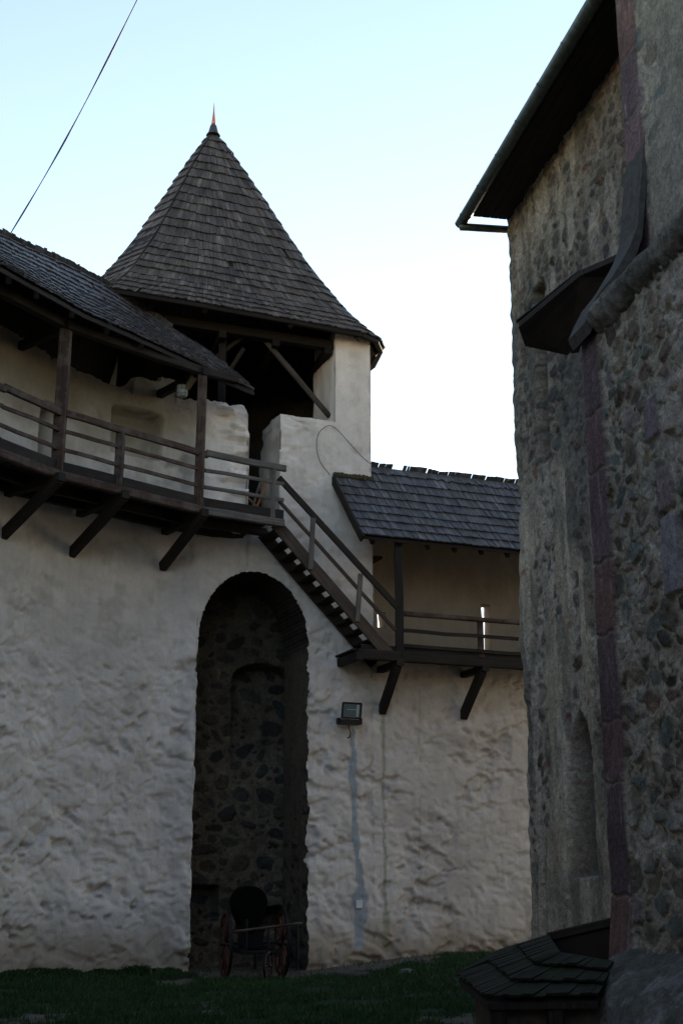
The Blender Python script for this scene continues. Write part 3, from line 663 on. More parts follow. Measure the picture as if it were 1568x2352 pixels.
# ragged ridge: tips of the rear slope sticking up
RL = polylen(rd); d = 4.0
while d < RL[-1]-2.2:
    w = random.uniform(.06, .12); p, i, k = at_len(rd, RL, d); q_, i2, k2 = at_len(rd, RL, d+w*1.02); h = .08+.07*abs(noise.noise((d*2.5, 0, 0)))+random.uniform(0, .03); o = outw(i)
    gs.shingle(p-o*.25-Zv*.2, q_-o*.25-Zv*.2, p+o*.02+Zv*h, q_+o*.02+Zv*h*random.uniform(.8, 1.1), -o*.2+Zv*.98, .022, random.random()*50); d += w
gs.build('shingle_roof', M_shin2, gal)
bk = MB()
for k in range(len(ed)-1):
    a, b_, c_, d_ = ed[k], ed[k+1], rd[k+1], rd[k]; sag = 0
    bk.prism([a, b_, c_-Zv*.03, d_-Zv*.03], (0, 0, -.05))
    if k < len(ed)-9:
        o1, o2 = outw(k), outw(k+1); bk.prism([rd[k], rd[k+1], rd[k+1]-o2*1.7-Zv*1.9, rd[k]-o1*1.7-Zv*1.9], (0, 0, -.06))
bk.build('roof_boarding', M_wood_shade, gal)
fa = MB()
for k in range(len(ed)-1): fa.beam(ed[k]-Zv*.06, ed[k+1]-Zv*.06, .04, .07, jit=.004, n=1)
fa.build('eave_board', M_wood_dk, gal)
pl = [Vector((p.x, p.y, POSTH+.03))+inward(i)*.05 for i, p in ((0, A0), (1, A1), (2, B_), (3, Cp))]
for i in range(3): beam_obj('wall_plate', M_wood_dk, gal, pl[i], pl[i+1], .16, .16)
tl_ = (D_-C_).normalized(); beam_obj('wall_plate', M_wood_dk, gal, pl[3], pl[3]+tl_*.75-Zv*.02, .15, .15)
for i, p in ((2, B_), (3, Cp)): beam_obj('tie_beam', M_wood_shade, gal, Vector((p.x, p.y, POSTH))-inward(i)*.1, Vector((p.x, p.y, POSTH))+inward(i)*2.2, .14, .16)
for k in range(6, len(ed)-14, 3): beam_obj('rafter', M_wood_shade, gal, ed[k]-Zv*.15, rd[k]-Zv*.15, .09, .12)
beam_obj('knee_brace', wood_mat('pale_board', (.12, .1, .075), (.19, .16, .12), (.26, .22, .17)), gal, on_y(431, 889, 24.25), on_y(447, 864, 24.05), .09, .13)

# caged lamp under the gallery roof
lamp = thing('caged_lamp', 'small glass bulkhead lamp in a wire cage hanging under the left gallery roof', 'lamp', on_y(418, 912, 24.3))
lc = on_y(418, 912, 24.3); q = MB(); q.lathe(lc, [(.07, .0), (.105, .02), (.115, .08), (.115, .22), (.1, .24)], 18); q.build('glass', M_glass, lamp)
q = MB(); q.lathe(lc, [(.12, .235), (.125, .25), (.10, .3), (.07, .31), (.06, .42)], 18); q.build('cap', M_iron, lamp)
q = MB()
for k in range(8):
    an = 2*pi*k/8; q.tube([lc+Vector((cos(an)*r_, sin(an)*r_, z)) for r_, z in ((.03, -.012), (.09, -.005), (.122, .05), (.124, .24))], .0045, 5)
for z in (.06, .15): q.tube([lc+Vector((cos(a)*.124, sin(a)*.124, z)) for a in np.linspace(0, 2*pi, 25)], .0045, 5)
q.build('cage', M_wire, lamp)

# ------------------------------------------------------------------ stairs between the galleries
st = thing('wooden_staircase', 'steep open timber staircase with railing, descending right from the upper gallery past the arch', 'staircase', (-.2, 25.5, HR))
OO, OI = .96, .12
so_a, zo_a = hw1(632, 1200, OO); so_b, zo_b = hw1(893, 1502, OO)
dS = so_b-so_a; dZ = zo_b-zo_a
def sp(f, off, dz=0): return w1(so_a+dS*f, off, zo_a+dZ*f+dz)
upn = Vector((T1[0], T1[1], 0))*.7+Zv*.7
for off in (OO, OI):
    q = MB(); q.beam(sp(.0, off, -.02), sp(1.02, off, -.02), .055, .25, up=(0, 0, 1)); q.build('stringer', M_wood_dk if off == OI else wood_mat('stained_timber', (.03, .022, .018), (.06, .045, .036), (.13, .10, .08)), st)
NS = 12
for k in range(NS):
    f = (k+.55)/NS; c_ = sp(f, 0, -.0); a = w1(so_a+dS*f, OI+.03, c_.z-.03); b_ = w1(so_a+dS*f, OO-.03, c_.z-.03)
    beam_obj('step', M_wood_dk, st, a, b_, .27, .045)
def w1pp(px, py): return w1p(px, py, OO+.03)
for i, (a, b_) in enumerate((((640, 1097), (912, 1395)), ((640, 1150), (908, 1448)))):
    beam_obj('handrail' if i == 0 else 'rail', M_wood_dk if i == 0 else wood_mat('rail_timber', (.02, .015, .012), (.05, .036, .028), (.11, .085, .07)), st, w1pp(*a), w1pp(*b_), .05 if i == 0 else .035, .13 if i == 0 else .075)
for a, b_ in (((719, 1190), (713, 1308)), ((828, 1318), (820, 1428))): beam_obj('baluster', M_wood_gy, st, w1p(*b_, OO+.05), w1p(*a, OO+.07), .1, .05, up=(N1[0], N1[1], 0))

# ------------------------------------------------------------------ lower gallery (right)
gr = thing('timber_gallery', 'short lower timber gallery with shingled roof and two slanting props, between tower and church', 'gallery', (2.5, 26.8, 0))
OG = .95; s0g = hw1(822, 1500, OG)[0]; s1g = 7.5
beam_obj('edge_beam', M_wood_dk, gr, w1(s0g-.02, OG, HR-.11), w1(s1g, OG, HR-.11), .14, .2)
beam_obj('kick_board', M_wood_dk, gr, w1(s0g+.08, OG-.05, HR+.02), w1(s1g, OG-.05, HR+.02), .05, .16)
dk = MB(); s = s0g
while s < s1g: dk.beam(w1(s, OG-.06, HR-.02), w1(s, -1.1, HR-.02), .2, .045, jit=.003); s += .21
dk.build('deck', M_wood_dk, gr)
beam_obj('end_joist', M_wood_dk, gr, w1(s0g, OG+.1, HR-.15), w1(s0g, .0, HR-.15), .14, .16)
sp_ = hw1(917, 1400, OG)[0]
beam_obj('post', M_wood_dk, gr, w1(sp_, OG-.02, HR-.1), w1(sp_, OG-.02, 8.28), .17, .17, up=(1, 0, 0))
beam_obj('post', M_wood_dk, gr, w1(sp_+4.6, OG-.02, HR-.1), w1(sp_+4.6, OG-.02, 8.28), .17, .17, up=(1, 0, 0))
sb_ = hw1(1107, 1450, OG)[0]
beam_obj('railing_post', M_wood, gr, w1(sb_, OG-.08, HR), w1(sb_, OG-.08, HR+.78), .15, .12, up=(1, 0, 0))
zr = [hw1(930, y, OG)[1] for y in (1410, 1449, 1484)]
q = MB(); q.log(w1(sp_+.05, OG, zr[0]), w1(s1g, OG, zr[0]), .055, .05, 9, 14, .08); q.build('handrail', M_wood, gr)
for z in zr[1:]: beam_obj('rail', M_wood_dk, gr, w1(sp_-.1, OG+.02, z), w1(s1g, OG+.02, z), .035, .075, jit=.012)
for (tx, ty, bx, by) in ((912, 1535, 878, 1634), (1108, 1552, 1064, 1646)):
    s_t = hw1(tx, ty, OG-.05)[0]; sbb, zbb = hw1(bx, by, 0); beam_obj('prop', M_wood_dk, gr, w1(sbb, -.03, zbb), w1(s_t, OG-.05, HR-.28), .15, .18)
    beam_obj('joist', M_wood_dk, gr, w1(s_t+.02, OG+.08, HR-.24), w1(s_t+.02, -.1, HR-.24), .15, .13)
# roof
RE = 8.33
es, ez = hw1(832, 1231, 1.12); el_ = hw1(1185, 1259, 1.12); tls, tlz = hw1(763, 1093, -.02)
slope_z = (tlz-ez)/1.14
ridge_off = -.32; rz_ = ez+slope_z*(1.12-ridge_off)
eg = [w1(es+(7.8-es)*k/30, 1.12, ez) for k in range(31)]
rg = [w1(tls+(7.8-tls)*k/30, ridge_off, rz_) for k in range(31)]
gs = MB(); NR = 9
for r_ in range(NR):
    t = r_/NR; up = min(1, t+2.1/NR)
    lo = [e.lerp(q_, t+.006*noise.noise((k*.6, r_*2, 4)))-Zv*(.05*sin(pi*t)) for k, (e, q_) in enumerate(zip(eg, rg))]; uu = [e.lerp(q_, up)-Zv*(.05*sin(pi*up)) for e, q_ in zip(eg, rg)]
    shingle_row(gs, lo, uu, w=.065, th=.03, jl=.008 if r_ < NR-1 else .03, lift=.04, miss=.0)
LG = polylen(rg); d = (sE+.02-tls)
while d < LG[-1]-.2:
    w = random.uniform(.06, .13); p, i, k = at_len(rg, LG, d); q_, _, _ = at_len(rg, LG, d+w*random.choice((.9, 1.03, 1.03, 1.03))); h = .09+.06*noise.noise((d*2.1, 3, 0))+random.uniform(0, .015)
    if noise.noise((d*2.2, 8, 0)) > -.42:
        o = Vector((N1[0], N1[1], 0)); sk_ = Vector((T1[0], T1[1], 0))*random.uniform(.0, .03)
        gs.shingle(p-o*.2-Zv*.15, q_-o*.2-Zv*.15, p+o*.03+Zv*h+sk_, q_+o*.03+Zv*h+sk_, -o*.2+Zv, .022, random.random()*50)
    d += w
gs.build('shingle_roof', M_shin2, gr)
bk = MB(); bk.prism([eg[0], eg[-1], rg[-1]-Zv*.03, rg[0]-Zv*.03], (0, 0, -.06))
o = Vector((N1[0], N1[1], 0)); bk.prism([w1(sE+.1, ridge_off, rz_), rg[-1], rg[-1]-o*2.0-Zv*1.9, w1(sE+.1, ridge_off, rz_)-o*2.0-Zv*1.9], (0, 0, -.06)); bk.build('roof_boarding', M_wood_shade, gr)
beam_obj('verge_board', M_wood_dk, gr, eg[0]-Zv*.06, w1(tls, -.02, tlz)-Zv*.06, .05, .16)
beam_obj('wall_plate', M_wood_dk, gr, w1(es+.15, OG, 8.3), w1(7.6, OG, 8.3), .15, .15)
for k in range(12): beam_obj('rafter', M_wood_shade, gr, w1(es+.25+k*.62, 1.05, ez-.1), w1(es+.25+k*.62, ridge_off, rz_-.12), .08, .1)
# moss line where the roof meets the tower face
mo = MB()
for k in range(60):
    s = tls+(sE-tls)*(k+random.random())/60; p = w1(s, .04, tlz+random.uniform(.0, .05)); mo.box(p, random.uniform(.03, .07), .05, random.uniform(.03, .07))
mo.build('moss_line', plain('dry_moss', (.06, .05, .025), .95), gr)

# ------------------------------------------------------------------ church on the right
ch = thing('stone_church', 'tall dark rubble-stone church on the right with overhanging roof, gutter and deep buttress', 'church', (6, 12, 0))
pal_n = [(.12, .13, .125), (.095, .11, .108), (.17, .15, .12), (.125, .10, .085), (.08, .088, .095), (.19, .18, .16), (.14, .12, .13)]
mort_n = (.33, .305, .27)
WT = 12.3
def nmesh(name, origin, t0, t1, z0, z1, dt, dz, nst, smin, smax, seed, density, parent, feat=None, gap=.85, pal=pal_n, mort=mort_n, relief=.03):
    U, V = np.meshgrid(np.arange(t0, t1+dt*.5, dt), np.arange(z0, z1+dz*.5, dz))
    H, c = rubble(U, V, nst, smin, smax, pal, mort, seed, density, relief, gap)
    H = H+.07*(fbm(U*.6, V*.35, seed+1, 3)-.5)+.05*(fbm(U*3, V*3, seed+2, 4)-.5)+.03*(fbm(U*12, V*12, seed+4, 3)-.5)
    c = c*(.78+.44*fbm(U*1.1, V*.8, seed+3, 4))[..., None]
    if not origin: H = H*(.25+.75*sst(0, .25, U-t0))
    off = np.zeros_like(H)+origin
    if feat: H, c, off = feat(U, V, H, c, off)
    c = c*np.array([1.07, 1.0, .90])
    o_ = off+H; Pn = np.stack([QN[0]+U*TN[0]+o_*NN[0], QN[1]+U*TN[1]+o_*NN[1], V], -1)
    return Pn, c, U, V
# blind window and pointed niche positions
bwa, bwz1 = hn(1221, 672); bwb = hn(1256, 850)[0]; bwz0 = hn(1238, 1068)[1]
pna = hn(1313, 1850)[0]; pnb = hn(1368, 1850)[0]; pz1 = hn(1325, 1640)[1]; pz0 = hn(1345, 2012)[1]; psp = hn(1345, 1760)[1]
pla = hn(1326, 1500)[0]
def feat_n(U, V, H, c, off):
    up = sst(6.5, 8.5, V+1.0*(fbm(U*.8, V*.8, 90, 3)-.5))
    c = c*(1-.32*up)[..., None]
    # remains of render: smoother pale coats in tall strips
    coat = sst(.40, .52, fbm(U*1.5, V*.28, 91, 4)*1.0+.14*(fbm(U*6, V*4, 92, 3)-.5)-.10*up+.03)*(1-.75*up)
    cc_ = np.array([.40, .365, .30])*(.62+.7*fbm(U*4, V*.7, 93, 4))[..., None]
    H = H*(1-coat*.75)+coat*.03; c = c*(1-coat[..., None])+coat[..., None]*cc_
    lt = (sst(.56, .66, fbm(U*2.3+5, V*.6, 95, 4))*.5)[..., None]; c = c*(1-lt)+lt*np.array([.48, .455, .41])
    dk_ = (sst(.55, .68, fbm(U*3.3+9, V*.9, 96, 4))*.6)[..., None]; c = c*(1-dk_)+dk_*np.array([.12, .118, .105])
    br_ = (sst(.76, .82, fbm(U*5+2, V*6, 98, 3))*.7)[..., None]; c = c*(1-br_)+br_*np.array([.20, .085, .055])
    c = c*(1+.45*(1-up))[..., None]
    # vertical moulding near the far corner
    for a, w, d in ((.42, .05, .05), (bwb+.12, .06, .05)):
        m = np.exp(-((U-a)/w)**2)*sst(9.8, 9.3, V); H = H+m*d
    # tall blind window
    e = .03; m = sst(bwa-e, bwa+e, U)*sst(bwb+e, bwb-e, U)*sst(bwz0-.05, bwz0+.1, V)*sst(bwz1+e, bwz1-e, V); off = off-m*.32
    c = c*(1-m[..., None])+m[..., None]*np.array([.13, .12, .10])*(.7+.6*fbm(U*8, V*5, 99, 3))[..., None]
    # pointed niche
    x = np.abs(U-(pna+pnb)/2)/((pnb-pna)/2); top = psp+(pz1-psp)*np.sqrt(np.clip(1-x**1.6, 0, 1)); m = sst(1.05, .95, x)*sst(.04, -.04, V-top)*sst(pz0-e, pz0+e, V)
    off = off-m*.4; c = c*(1-m[..., None])+m[..., None]*np.array([.14, .135, .125])*(.7+.6*fbm(U*8, V*5, 89, 3))[..., None]
    # rough pilaster strip beside the buttress
    m = sst(pla-.04, pla+.04, U)*sst(5.6, 6.2, V)*sst(9.5, 9, V); off = off+m*.06; c = c*(1-.6*m[..., None])+.6*m[..., None]*np.array([.10, .10, .10])
    m = sst(-.0, .02, pz0+.1-V)*.6; c = c*(1-m[..., None]*.3)+m[..., None]*.3*np.array([.25, .25, .24])
    cr = sst(11.4, WT, V)[..., None]*.0; c = c*(1-cr)
    return H, c, off
dens = lambda u, v: .97 if v > 8 or v < 1.8 else (.35+.6*(math.sin(u*2.3+v*1.7) > .1))
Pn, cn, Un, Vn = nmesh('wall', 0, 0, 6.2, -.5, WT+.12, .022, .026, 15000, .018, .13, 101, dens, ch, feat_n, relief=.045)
# ragged corner edge
for i in range(Pn.shape[0]):
    z = Vn[i, 0]; wv = .05*noise.noise((z*.5, 11, 0))+.035*noise.noise((z*1.7, 12, 0))+.02*noise.noise((z*6, 13, 0))
    k = np.exp(-Un[i]/.25); Pn[i, :, 0] += k*wv*1.3; Pn[i, :, 1] += k*wv*.3
endw = []
for k in range(9):
    f = k/8; row = Pn[:, 0]+np.array([.9806, .196, 0])*(.02+f**2*11.5)*(k > 0); row = row+np.array([0, .02, 0])*(k > 0); endw.append(row)
endw = np.array(endw); 
far = np.array([[tuple(nv(t, .0, z)) for t in (6.2, 12, 20, 32)] for z in (-.5, 4, 8, WT)])
grid_obj('wall', Pn, M_rubble, ch, cn, None, [(endw, np.array(mort_n)*.8), (far, np.array(mort_n)*.6)])
# gable, roof
OH = .69
g0 = nv(-.15, OH, WT+.02); g1 = nv(33, OH, WT+.02)
rm = MB(); RH = 8.6; HWD = 6.2
ridge_a = nv(-.15, -HWD, WT+RH); ridge_b = nv(33, -HWD, WT+RH); back_a = nv(-.15, -2*HWD-OH, WT); back_b = nv(33, -2*HWD-OH, WT)
rm.prism([g0+Zv*.03, g1+Zv*.03, ridge_b, ridge_a], (0, 0, .12)); rm.prism([back_a, back_b, ridge_b, ridge_a], (0, 0, .12)); rm.build('roof', M_shin, ch)
gm = MB(); gm.prism([nv(.03, -.1, WT-.3), nv(.03, -2*HWD, WT-.3), nv(.03, -2*HWD, WT), nv(.03, -HWD, WT+RH-.3), nv(.03, -.1, WT)], (TN[0]*.5, TN[1]*.5, 0)); gm.build('gable', M_dark_rub, ch)
sf = MB()
for k in range(6): sf.beam(nv(.06, -.03+k*.145, WT+.01), nv(24, -.03+k*.145, WT+.01), .140, .03, jit=.001, n=24)
sf.build('soffit', M_wood_dk, ch)
er = MB(); Lr = [nv(-.16+k*.5, OH+.0, WT+.06) for k in range(60)]; Lu = [nv(-.16+k*.5, OH-.35, WT+.5) for k in range(60)]
shingle_row(er, Lr, Lu, .11, .03, .02, .03); er.build('eave_shingles', M_shin, ch)
# gutter: half round with joints
gt = MB(); gr_ = .105; pts_in = []
def gutring(t, r_): 
    c_ = nv(t, OH+.07, WT+.0); return [c_+Vector((NN[0], NN[1], 0))*cos(a)*r_+Zv*sin(a)*r_ for a in np.linspace(pi*1.05, pi*1.97, 10)]+[c_+Vector((NN[0], NN[1], 0))*cos(a)*(r_-.008)+Zv*sin(a)*(r_-.008) for a in np.linspace(pi*1.95, pi*1.07, 10)]
ts = np.arange(-.22, 20, .25); gt.ring_sweep([gutring(t, gr_+.003*noise.noise((t*3, 0, 0))) for t in ts], smooth=True)
gut = gt.build('gutter', M_gutter, ch)
for k in range(11):
    q = MB(); t = .12+k*.95; q.ring_sweep([gutring(t+a, gr_+.008) for a in (-.02, .02)]); q.build('gutter_bracket', M_gutter, gut)
for k in range(1):
    pass
e_ = nv(-.15, OH+.07, WT-.08)
q = MB(); q.tube([e_+Zv*.03, e_-Zv*.02, nv(-.13, OH-.05, WT-.11), nv(-.06, -.12, WT-.12)], [.075, .075, .065, .065], 12); q.build('downpipe', M_gutter, ch)

# buttress
WB = .65
QB = (2.6, 13.0); offB = (QB[0]-QN[0])*NN[0]+(QB[1]-QN[1])*NN[1]; tB = (QB[0]-QN[0])*TN[0]+(QB[1]-QN[1])*TN[1]
pal_b = [(.10, .12, .115), (.08, .105, .105), (.15, .135, .10), (.09, .075, .07), (.17, .15, .17), (.07, .075, .075), (.18, .165, .135), (.16, .12, .10), (.11, .15, .155)]
pur = np.array([.135, .085, .10])
def quoin(U, V, H, c, off, w=.45, seed=0):
    t = U-tB; jd = .0; j = [float(z) for z in np.arange(-.4, 14, .78)]
    edge = w+.06*(vn(V*1.3, V*0, 120)-.5)*2+.05*(fbm(U*5, V*5, 127, 3)-.5)
    m = sst(edge+.015, edge-.015, t); rr = np.random.default_rng(4)
    jz = np.cumsum(np.concatenate([[-.4], rr.uniform(.55, 1.05, 20)]))
    dj = np.min(np.abs(V[..., None]-jz+.012*np.sin(U*20)[..., None]), -1); jm_ = sst(.022, .008, dj)
    idx = np.searchsorted(jz, V[:, 0]); tone = rr.uniform(.8, 1.2, 30)[idx][:, None]*np.ones_like(U)
    tint = np.array([[.165, .112, .125], [.14, .105, .12], [.18, .115, .112], [.13, .098, .112]])[idx % 4][:, None, :]*np.ones(U.shape+(1,))
    qc = tint*tone[..., None]*(.8+.4*fbm(U*9, V*1.4, 122, 4))[..., None]
    white = (sst(.68, .76, fbm(U*11, V*2.2, 124, 4))*.45)[..., None]; qc = qc*(1-white)+white*np.array([.36, .35, .36])
    qc = qc*(1-.7*jm_[..., None])+.7*jm_[..., None]*np.array([.25, .24, .22])
    H = H*(1-m)+m*(.035-.02*jm_+.018*(fbm(U*8, V*2, 125, 3)-.5)); c = c*(1-m[..., None])+m[..., None]*qc
    return H, c, off
def feat_low(U, V, H, c, off):
    g = (sst(.5, .64, fbm(U*2.1, V*2.1, 130, 4))*.55)[..., None]; c = c*(1-g)+g*np.array([.50, .495, .47])
    for (px, py, hw, hh, cl) in ((1545, 1270, .17, .36, (.26, .26, .31)), (1500, 960, .15, .2, (.2, .18, .21)), (1530, 1120, .14, .2, (.21, .18, .2))):
        p = hit(px, py, QB, NN, 0); tt = (p.x-QN[0])*TN[0]+(p.y-QN[1])*TN[1]
        m = sst(1.04, .96, np.maximum(np.abs(U-tt)/hw, np.abs(V-p.z)/hh)+.08*(fbm(U*7, V*7, 133, 2)-.5)); H = H*(1-m)+m*.035; c = c*(1-m[..., None])+m[..., None]*np.array(cl)*(.8+.5*fbm(U*30, V*30, 134, 3))[..., None]
    off = off+.25*sst(1.6, -.2, V)*sst(tB+2.2, tB, U)*.6
    return quoin(U, V, H, c, off)
ZC = 7.2
Pb, cb_, Ub2, Vb2 = nmesh('b', offB, tB, tB+3.2, -.5, ZC, .015, .018, 9500, .016, .15, 140, lambda u, v: .9, ch, feat_low, pal=pal_b, mort=(.34, .33, .29), relief=.045, gap=.95)
def feat_up(U, V, H, c, off):
    coat = sst(.40, .52, fbm(U*.9+3, V*.7, 150, 4)+.22*(U-tB-.4)-.1)*sst(tB+.42, tB+.55, U)
    cc_ = np.array([.27, .262, .23])*(.8+.4*fbm(U*8, V*8, 151, 4))[..., None]; H = H*(1-coat*.9)+coat*.03; c = c*(1-coat[..., None])+coat[..., None]*cc_
    return quoin(U, V, H, c, off, .44)
Pu, cu_, Uu, Vu = nmesh('u', offB-WB, tB, tB+3.2, 7.5, 16.5, .02, .025, 2600, .04, .2, 160, lambda u, v: .8, ch, feat_up, pal=pal_b, mort=(.34, .33, .29), relief=.04)
# far side face of both stages, near side closed too
def side(Pcol, depth, nn=10, sgn=1):
    out = [];
    for k in range(nn+1):
        d = depth*k/nn; row = Pcol-np.array([NN[0]*d, NN[1]*d, 0]); row = row+np.array([[*(noise.noise_vector(Vector(r_)*2.5)*.03*min(1, k))] for r_ in row]); out.append(row)
    return np.array(out)
sg = [(side(Pb[:, 0], 1.6), np.array([.12, .11, .10])), (side(Pu[:, 0], 1.0), np.array([.11, .10, .10])), (side(Pb[::4, -1], 1.6), np.array([.2, .19, .17])), (side(Pu[::4, -1], 1.0), np.array([.2, .19, .17]))]
bt = grid_obj('buttress', Pb, M_rubble, ch, cb_, None, [(Pu, cu_)]+sg)
# weathering: concave flare on the quoins, coping course beyond
prof = [(-.66, 9.6), (-.60, 9.2), (-.54, 8.75), (-.475, 8.3), (-.40, 8.1), (-.333, 7.98), (-.17, 7.7), (0, 7.48), (.10, 7.3), (.17, 7.14)]
fl_ = MB(); rings = []
for t in np.linspace(-.03, .47, 6):
    top = [nv(tB+t, offB+k, z+.01*noise.noise((t*9, z*3, 0))) for k, z in prof]; bot = [nv(tB+t, offB+k-.05, z-.12) for k, z in prof[::-1]]; rings.append(top+bot)
fl_.ring_sweep(rings); fl_.build('weathering', plain('dark_weathered_stone', (.05, .047, .043), .9, 0, .2, .4, 12), ch)
slab = []
Uc, Vc = np.meshgrid(np.arange(.44, 3.2, .02), np.linspace(0, 1, 30))
path = [(-.68, 7.95), (-.3, 7.62), (-.02, 7.42), (.10, 7.30), (.13, 7.2), (.10, 7.08), (.02, 7.0), (-.1, 6.98)]
pk = np.array([a for a, b_ in path]); pz = np.array([b_ for a, b_ in path]); uu_ = np.linspace(0, 1, len(path))
K = np.interp(Vc, uu_, pk); Zc = np.interp(Vc, uu_, pz); cutn = .05*np.sign(np.sin(Uc*2*pi/.17+2*np.sin(Uc*3)))*sst(.45, .6, Vc)+.16*(fbm(Uc*6, Vc*5, 170, 4)-.5)-.10*sst(.06, .0, np.abs(((Uc+.05*np.sin(Uc*7))/.23) % 1-.5))*sst(.35, .5, Vc)
K = K+cutn*.5; Zc = Zc+.10*(fbm(Uc*2.2, Vc*1.5, 172, 3)-.5)
Pc = np.stack([QN[0]+(tB+Uc)*TN[0]+(offB+K)*NN[0], QN[1]+(tB+Uc)*TN[1]+(offB+K)*NN[1], Zc], -1)
ccp = np.ones(Pc.shape)*np.array([.17, .16, .135])*(.35+1.2*fbm(Uc*9, Vc*5, 174, 4))[..., None]*(.75+.5*vn(np.floor(Uc/.23), Uc*0, 176))[..., None]
endc = side(Pc[:, 0], .5, 4)
grid_obj('coping', Pc, M_rubble, ch, ccp, None, [(endc, np.array([.1, .1, .09]))])
# big battered footing stone
ft = []
fpz = [(-.4, .80), (.15, .76), (.42, .70), (.60, .60), (.74, .44), (.88, .22), (1.02, -.02)]
fl0 = [0]
for q0, q1 in zip(fpz, fpz[1:]): fl0.append(fl0[-1]+math.hypot(q1[0]-q0[0], q1[1]-q0[1]))
Uf, Lf = np.meshgrid(np.linspace(tB+.38, tB+3.6, 260), np.linspace(0, fl0[-1], 150)); Vf = np.interp(Lf, fl0, [a for a, b_ in fpz]); Kf = np.interp(Lf, fl0, [b_ for a, b_ in fpz])
nf_ = .14*(fbm(Uf*1.6, Lf*1.6, 180, 4)-.5)+.05*(fbm(Uf*7, Lf*7, 188, 4)-.5); Vf = Vf+nf_*.7; Kf = Kf+nf_*.7
Pf = np.stack([QN[0]+Uf*TN[0]+(offB+Kf)*NN[0], QN[1]+Uf*TN[1]+(offB+Kf)*NN[1], Vf], -1)
cf = np.ones(Pf.shape)*np.array([.13, .135, .12])*(.5+1.1*fbm(Uf*3, Lf*3, 182, 5))[..., None]
lf = (sst(.6, .7, fbm(Uf*4, Lf*4, 185, 4))*.6)[..., None]; cf = cf*(1-lf)+lf*np.array([.3, .3, .3])
grid_obj('footing', Pf, M_rubble, ch, cf, None, [(side(Pf[:, 0], .9, 6), np.array([.12, .12, .11]))])
# small hood roof between nave and buttress
hd = [on_y(1190, 752, 15.2), on_y(1330, 634, 14.4), on_y(1415, 597, 13.9), on_y(1440, 640, 14.2), on_y(1340, 790, 15.0), on_y(1302, 816, 15.4), on_y(1205, 795, 15.6)]
q = MB(); q.prism(hd, (0, 0, .07)); 
hood = q.build('hood_roof', M_wood_dk, ch)
q = MB()
def lerp_row(A, B, n): return [A.lerp(B, k/n) for k in range(n+1)]
for r_ in range(3):
    f = r_/3; lo = lerp_row(hd[0].lerp(hd[1], f), hd[6].lerp(hd[5], f), 6); up = lerp_row(hd[0].lerp(hd[1], min(1, f+.6)), hd[6].lerp(hd[5], min(1, f+.6)), 6)
    shingle_row(q, [p+Zv*.08 for p in lo], [p+Zv*.08 for p in up], .12, .02, .03, .02)
q.build('shingles', M_shin_m, hood)
beam_obj('hood_post', M_wood_dk, ch, on_y(1318, 800, 14.2), on_y(1345, 720, 14.8), .1, .12)

# ------------------------------------------------------------------ low shingled cellar cover by the church
ce = thing('cellar_cover', 'low mossy board roof over a cellar entrance at the foot of the church', 'shed', (1.9, 12.8, 0))
E2 = on_y(1117, 2299, 11.5); E1 = on_y(1372, 2299, 11.62); E3 = on_y(1054, 2246, 14.1); Mh = on_y(1144, 2182, 14.6); TA_ = on_y(1259, 2147, 14.1); TB_ = on_y(1286, 2187, 12.5); TC = on_y(1412, 2209, 12.35)
E2.z = E1.z = .61; E3.z = .61
def patch(mb, e0, e1, t0, t1, rows_, w):
    for r_ in range(rows_):
        f = r_/rows_; g = min(1, f+1.25/rows_)
        lo = [e0.lerp(t0, f).lerp(e1.lerp(t1, f), k/8)+Zv*(.01*noise.noise((k*2, r_*5, 3))) for k in range(9)]; up = [e0.lerp(t0, g).lerp(e1.lerp(t1, g), k/8) for k in range(9)]
        shingle_row(mb, lo, up, w, .02, .02, .028)
q = MB(); patch(q, E3, E2, TA_, TB_, 3, .075); patch(q, E2, E1, TB_, TC, 3, .085); patch(q, Mh+Vector((-.1, .6, -.25)), E3, Mh+Vector((.35, .3, 0)), Mh, 1, .1)
patch(q, E3, E3.lerp(E2, .02), Mh, TA_, 1, .12)
q.build('board_roof', M_shin_m, ce)
q = MB(); q.prism([E3-Zv*.02, E2-Zv*.02, TB_-Zv*.03, TA_-Zv*.03], (0, 0, -.05)); q.prism([E2-Zv*.02, E1-Zv*.02, TC-Zv*.03, TB_-Zv*.03], (0, 0, -.05)); q.prism([E3-Zv*.02, TA_-Zv*.03, Mh-Zv*.02], (0, 0, -.05)); q.build('boarding', M_wood_dk, ce)
TD = on_y(1407, 2118, 13.55)
q = MB(); q.beam(TA_-Zv*.02, TD+(TD-TA_)*.1, .06, .09); q.prism([TA_-Zv*.9, TD-Zv*.9, TD, TA_], (.02, .05, 0)); q.build('back_board', M_wood_dk, ce)
q = MB()
ins_ = Vector((.14, .14, 0))
q.prism([E2+ins_-Zv*.9, E1+Vector((.3, .16, -.9)), E1+Vector((.3, .16, 0)), E2+ins_], (0, .12, 0)); q.prism([E2+ins_-Zv*.9, E3+Vector((.14, -.14, -.9)), E3+Vector((.14, -.14, -.02)), E2+ins_-Zv*.02], (.12, 0, 0)); q.build('base_wall', plain('dark_plastered_base', (.07, .06, .05), .9, 0, .2, .4, 6), ce)
for k, p in enumerate((E2+Vector((.1, .1, 0)), E2.lerp(E1, .62)+Vector((0, .08, 0)))): beam_obj('post', M_wood_dk, ce, p-Zv*.75, p-Zv*.04, .13, .13, up=(1, 0, 0))

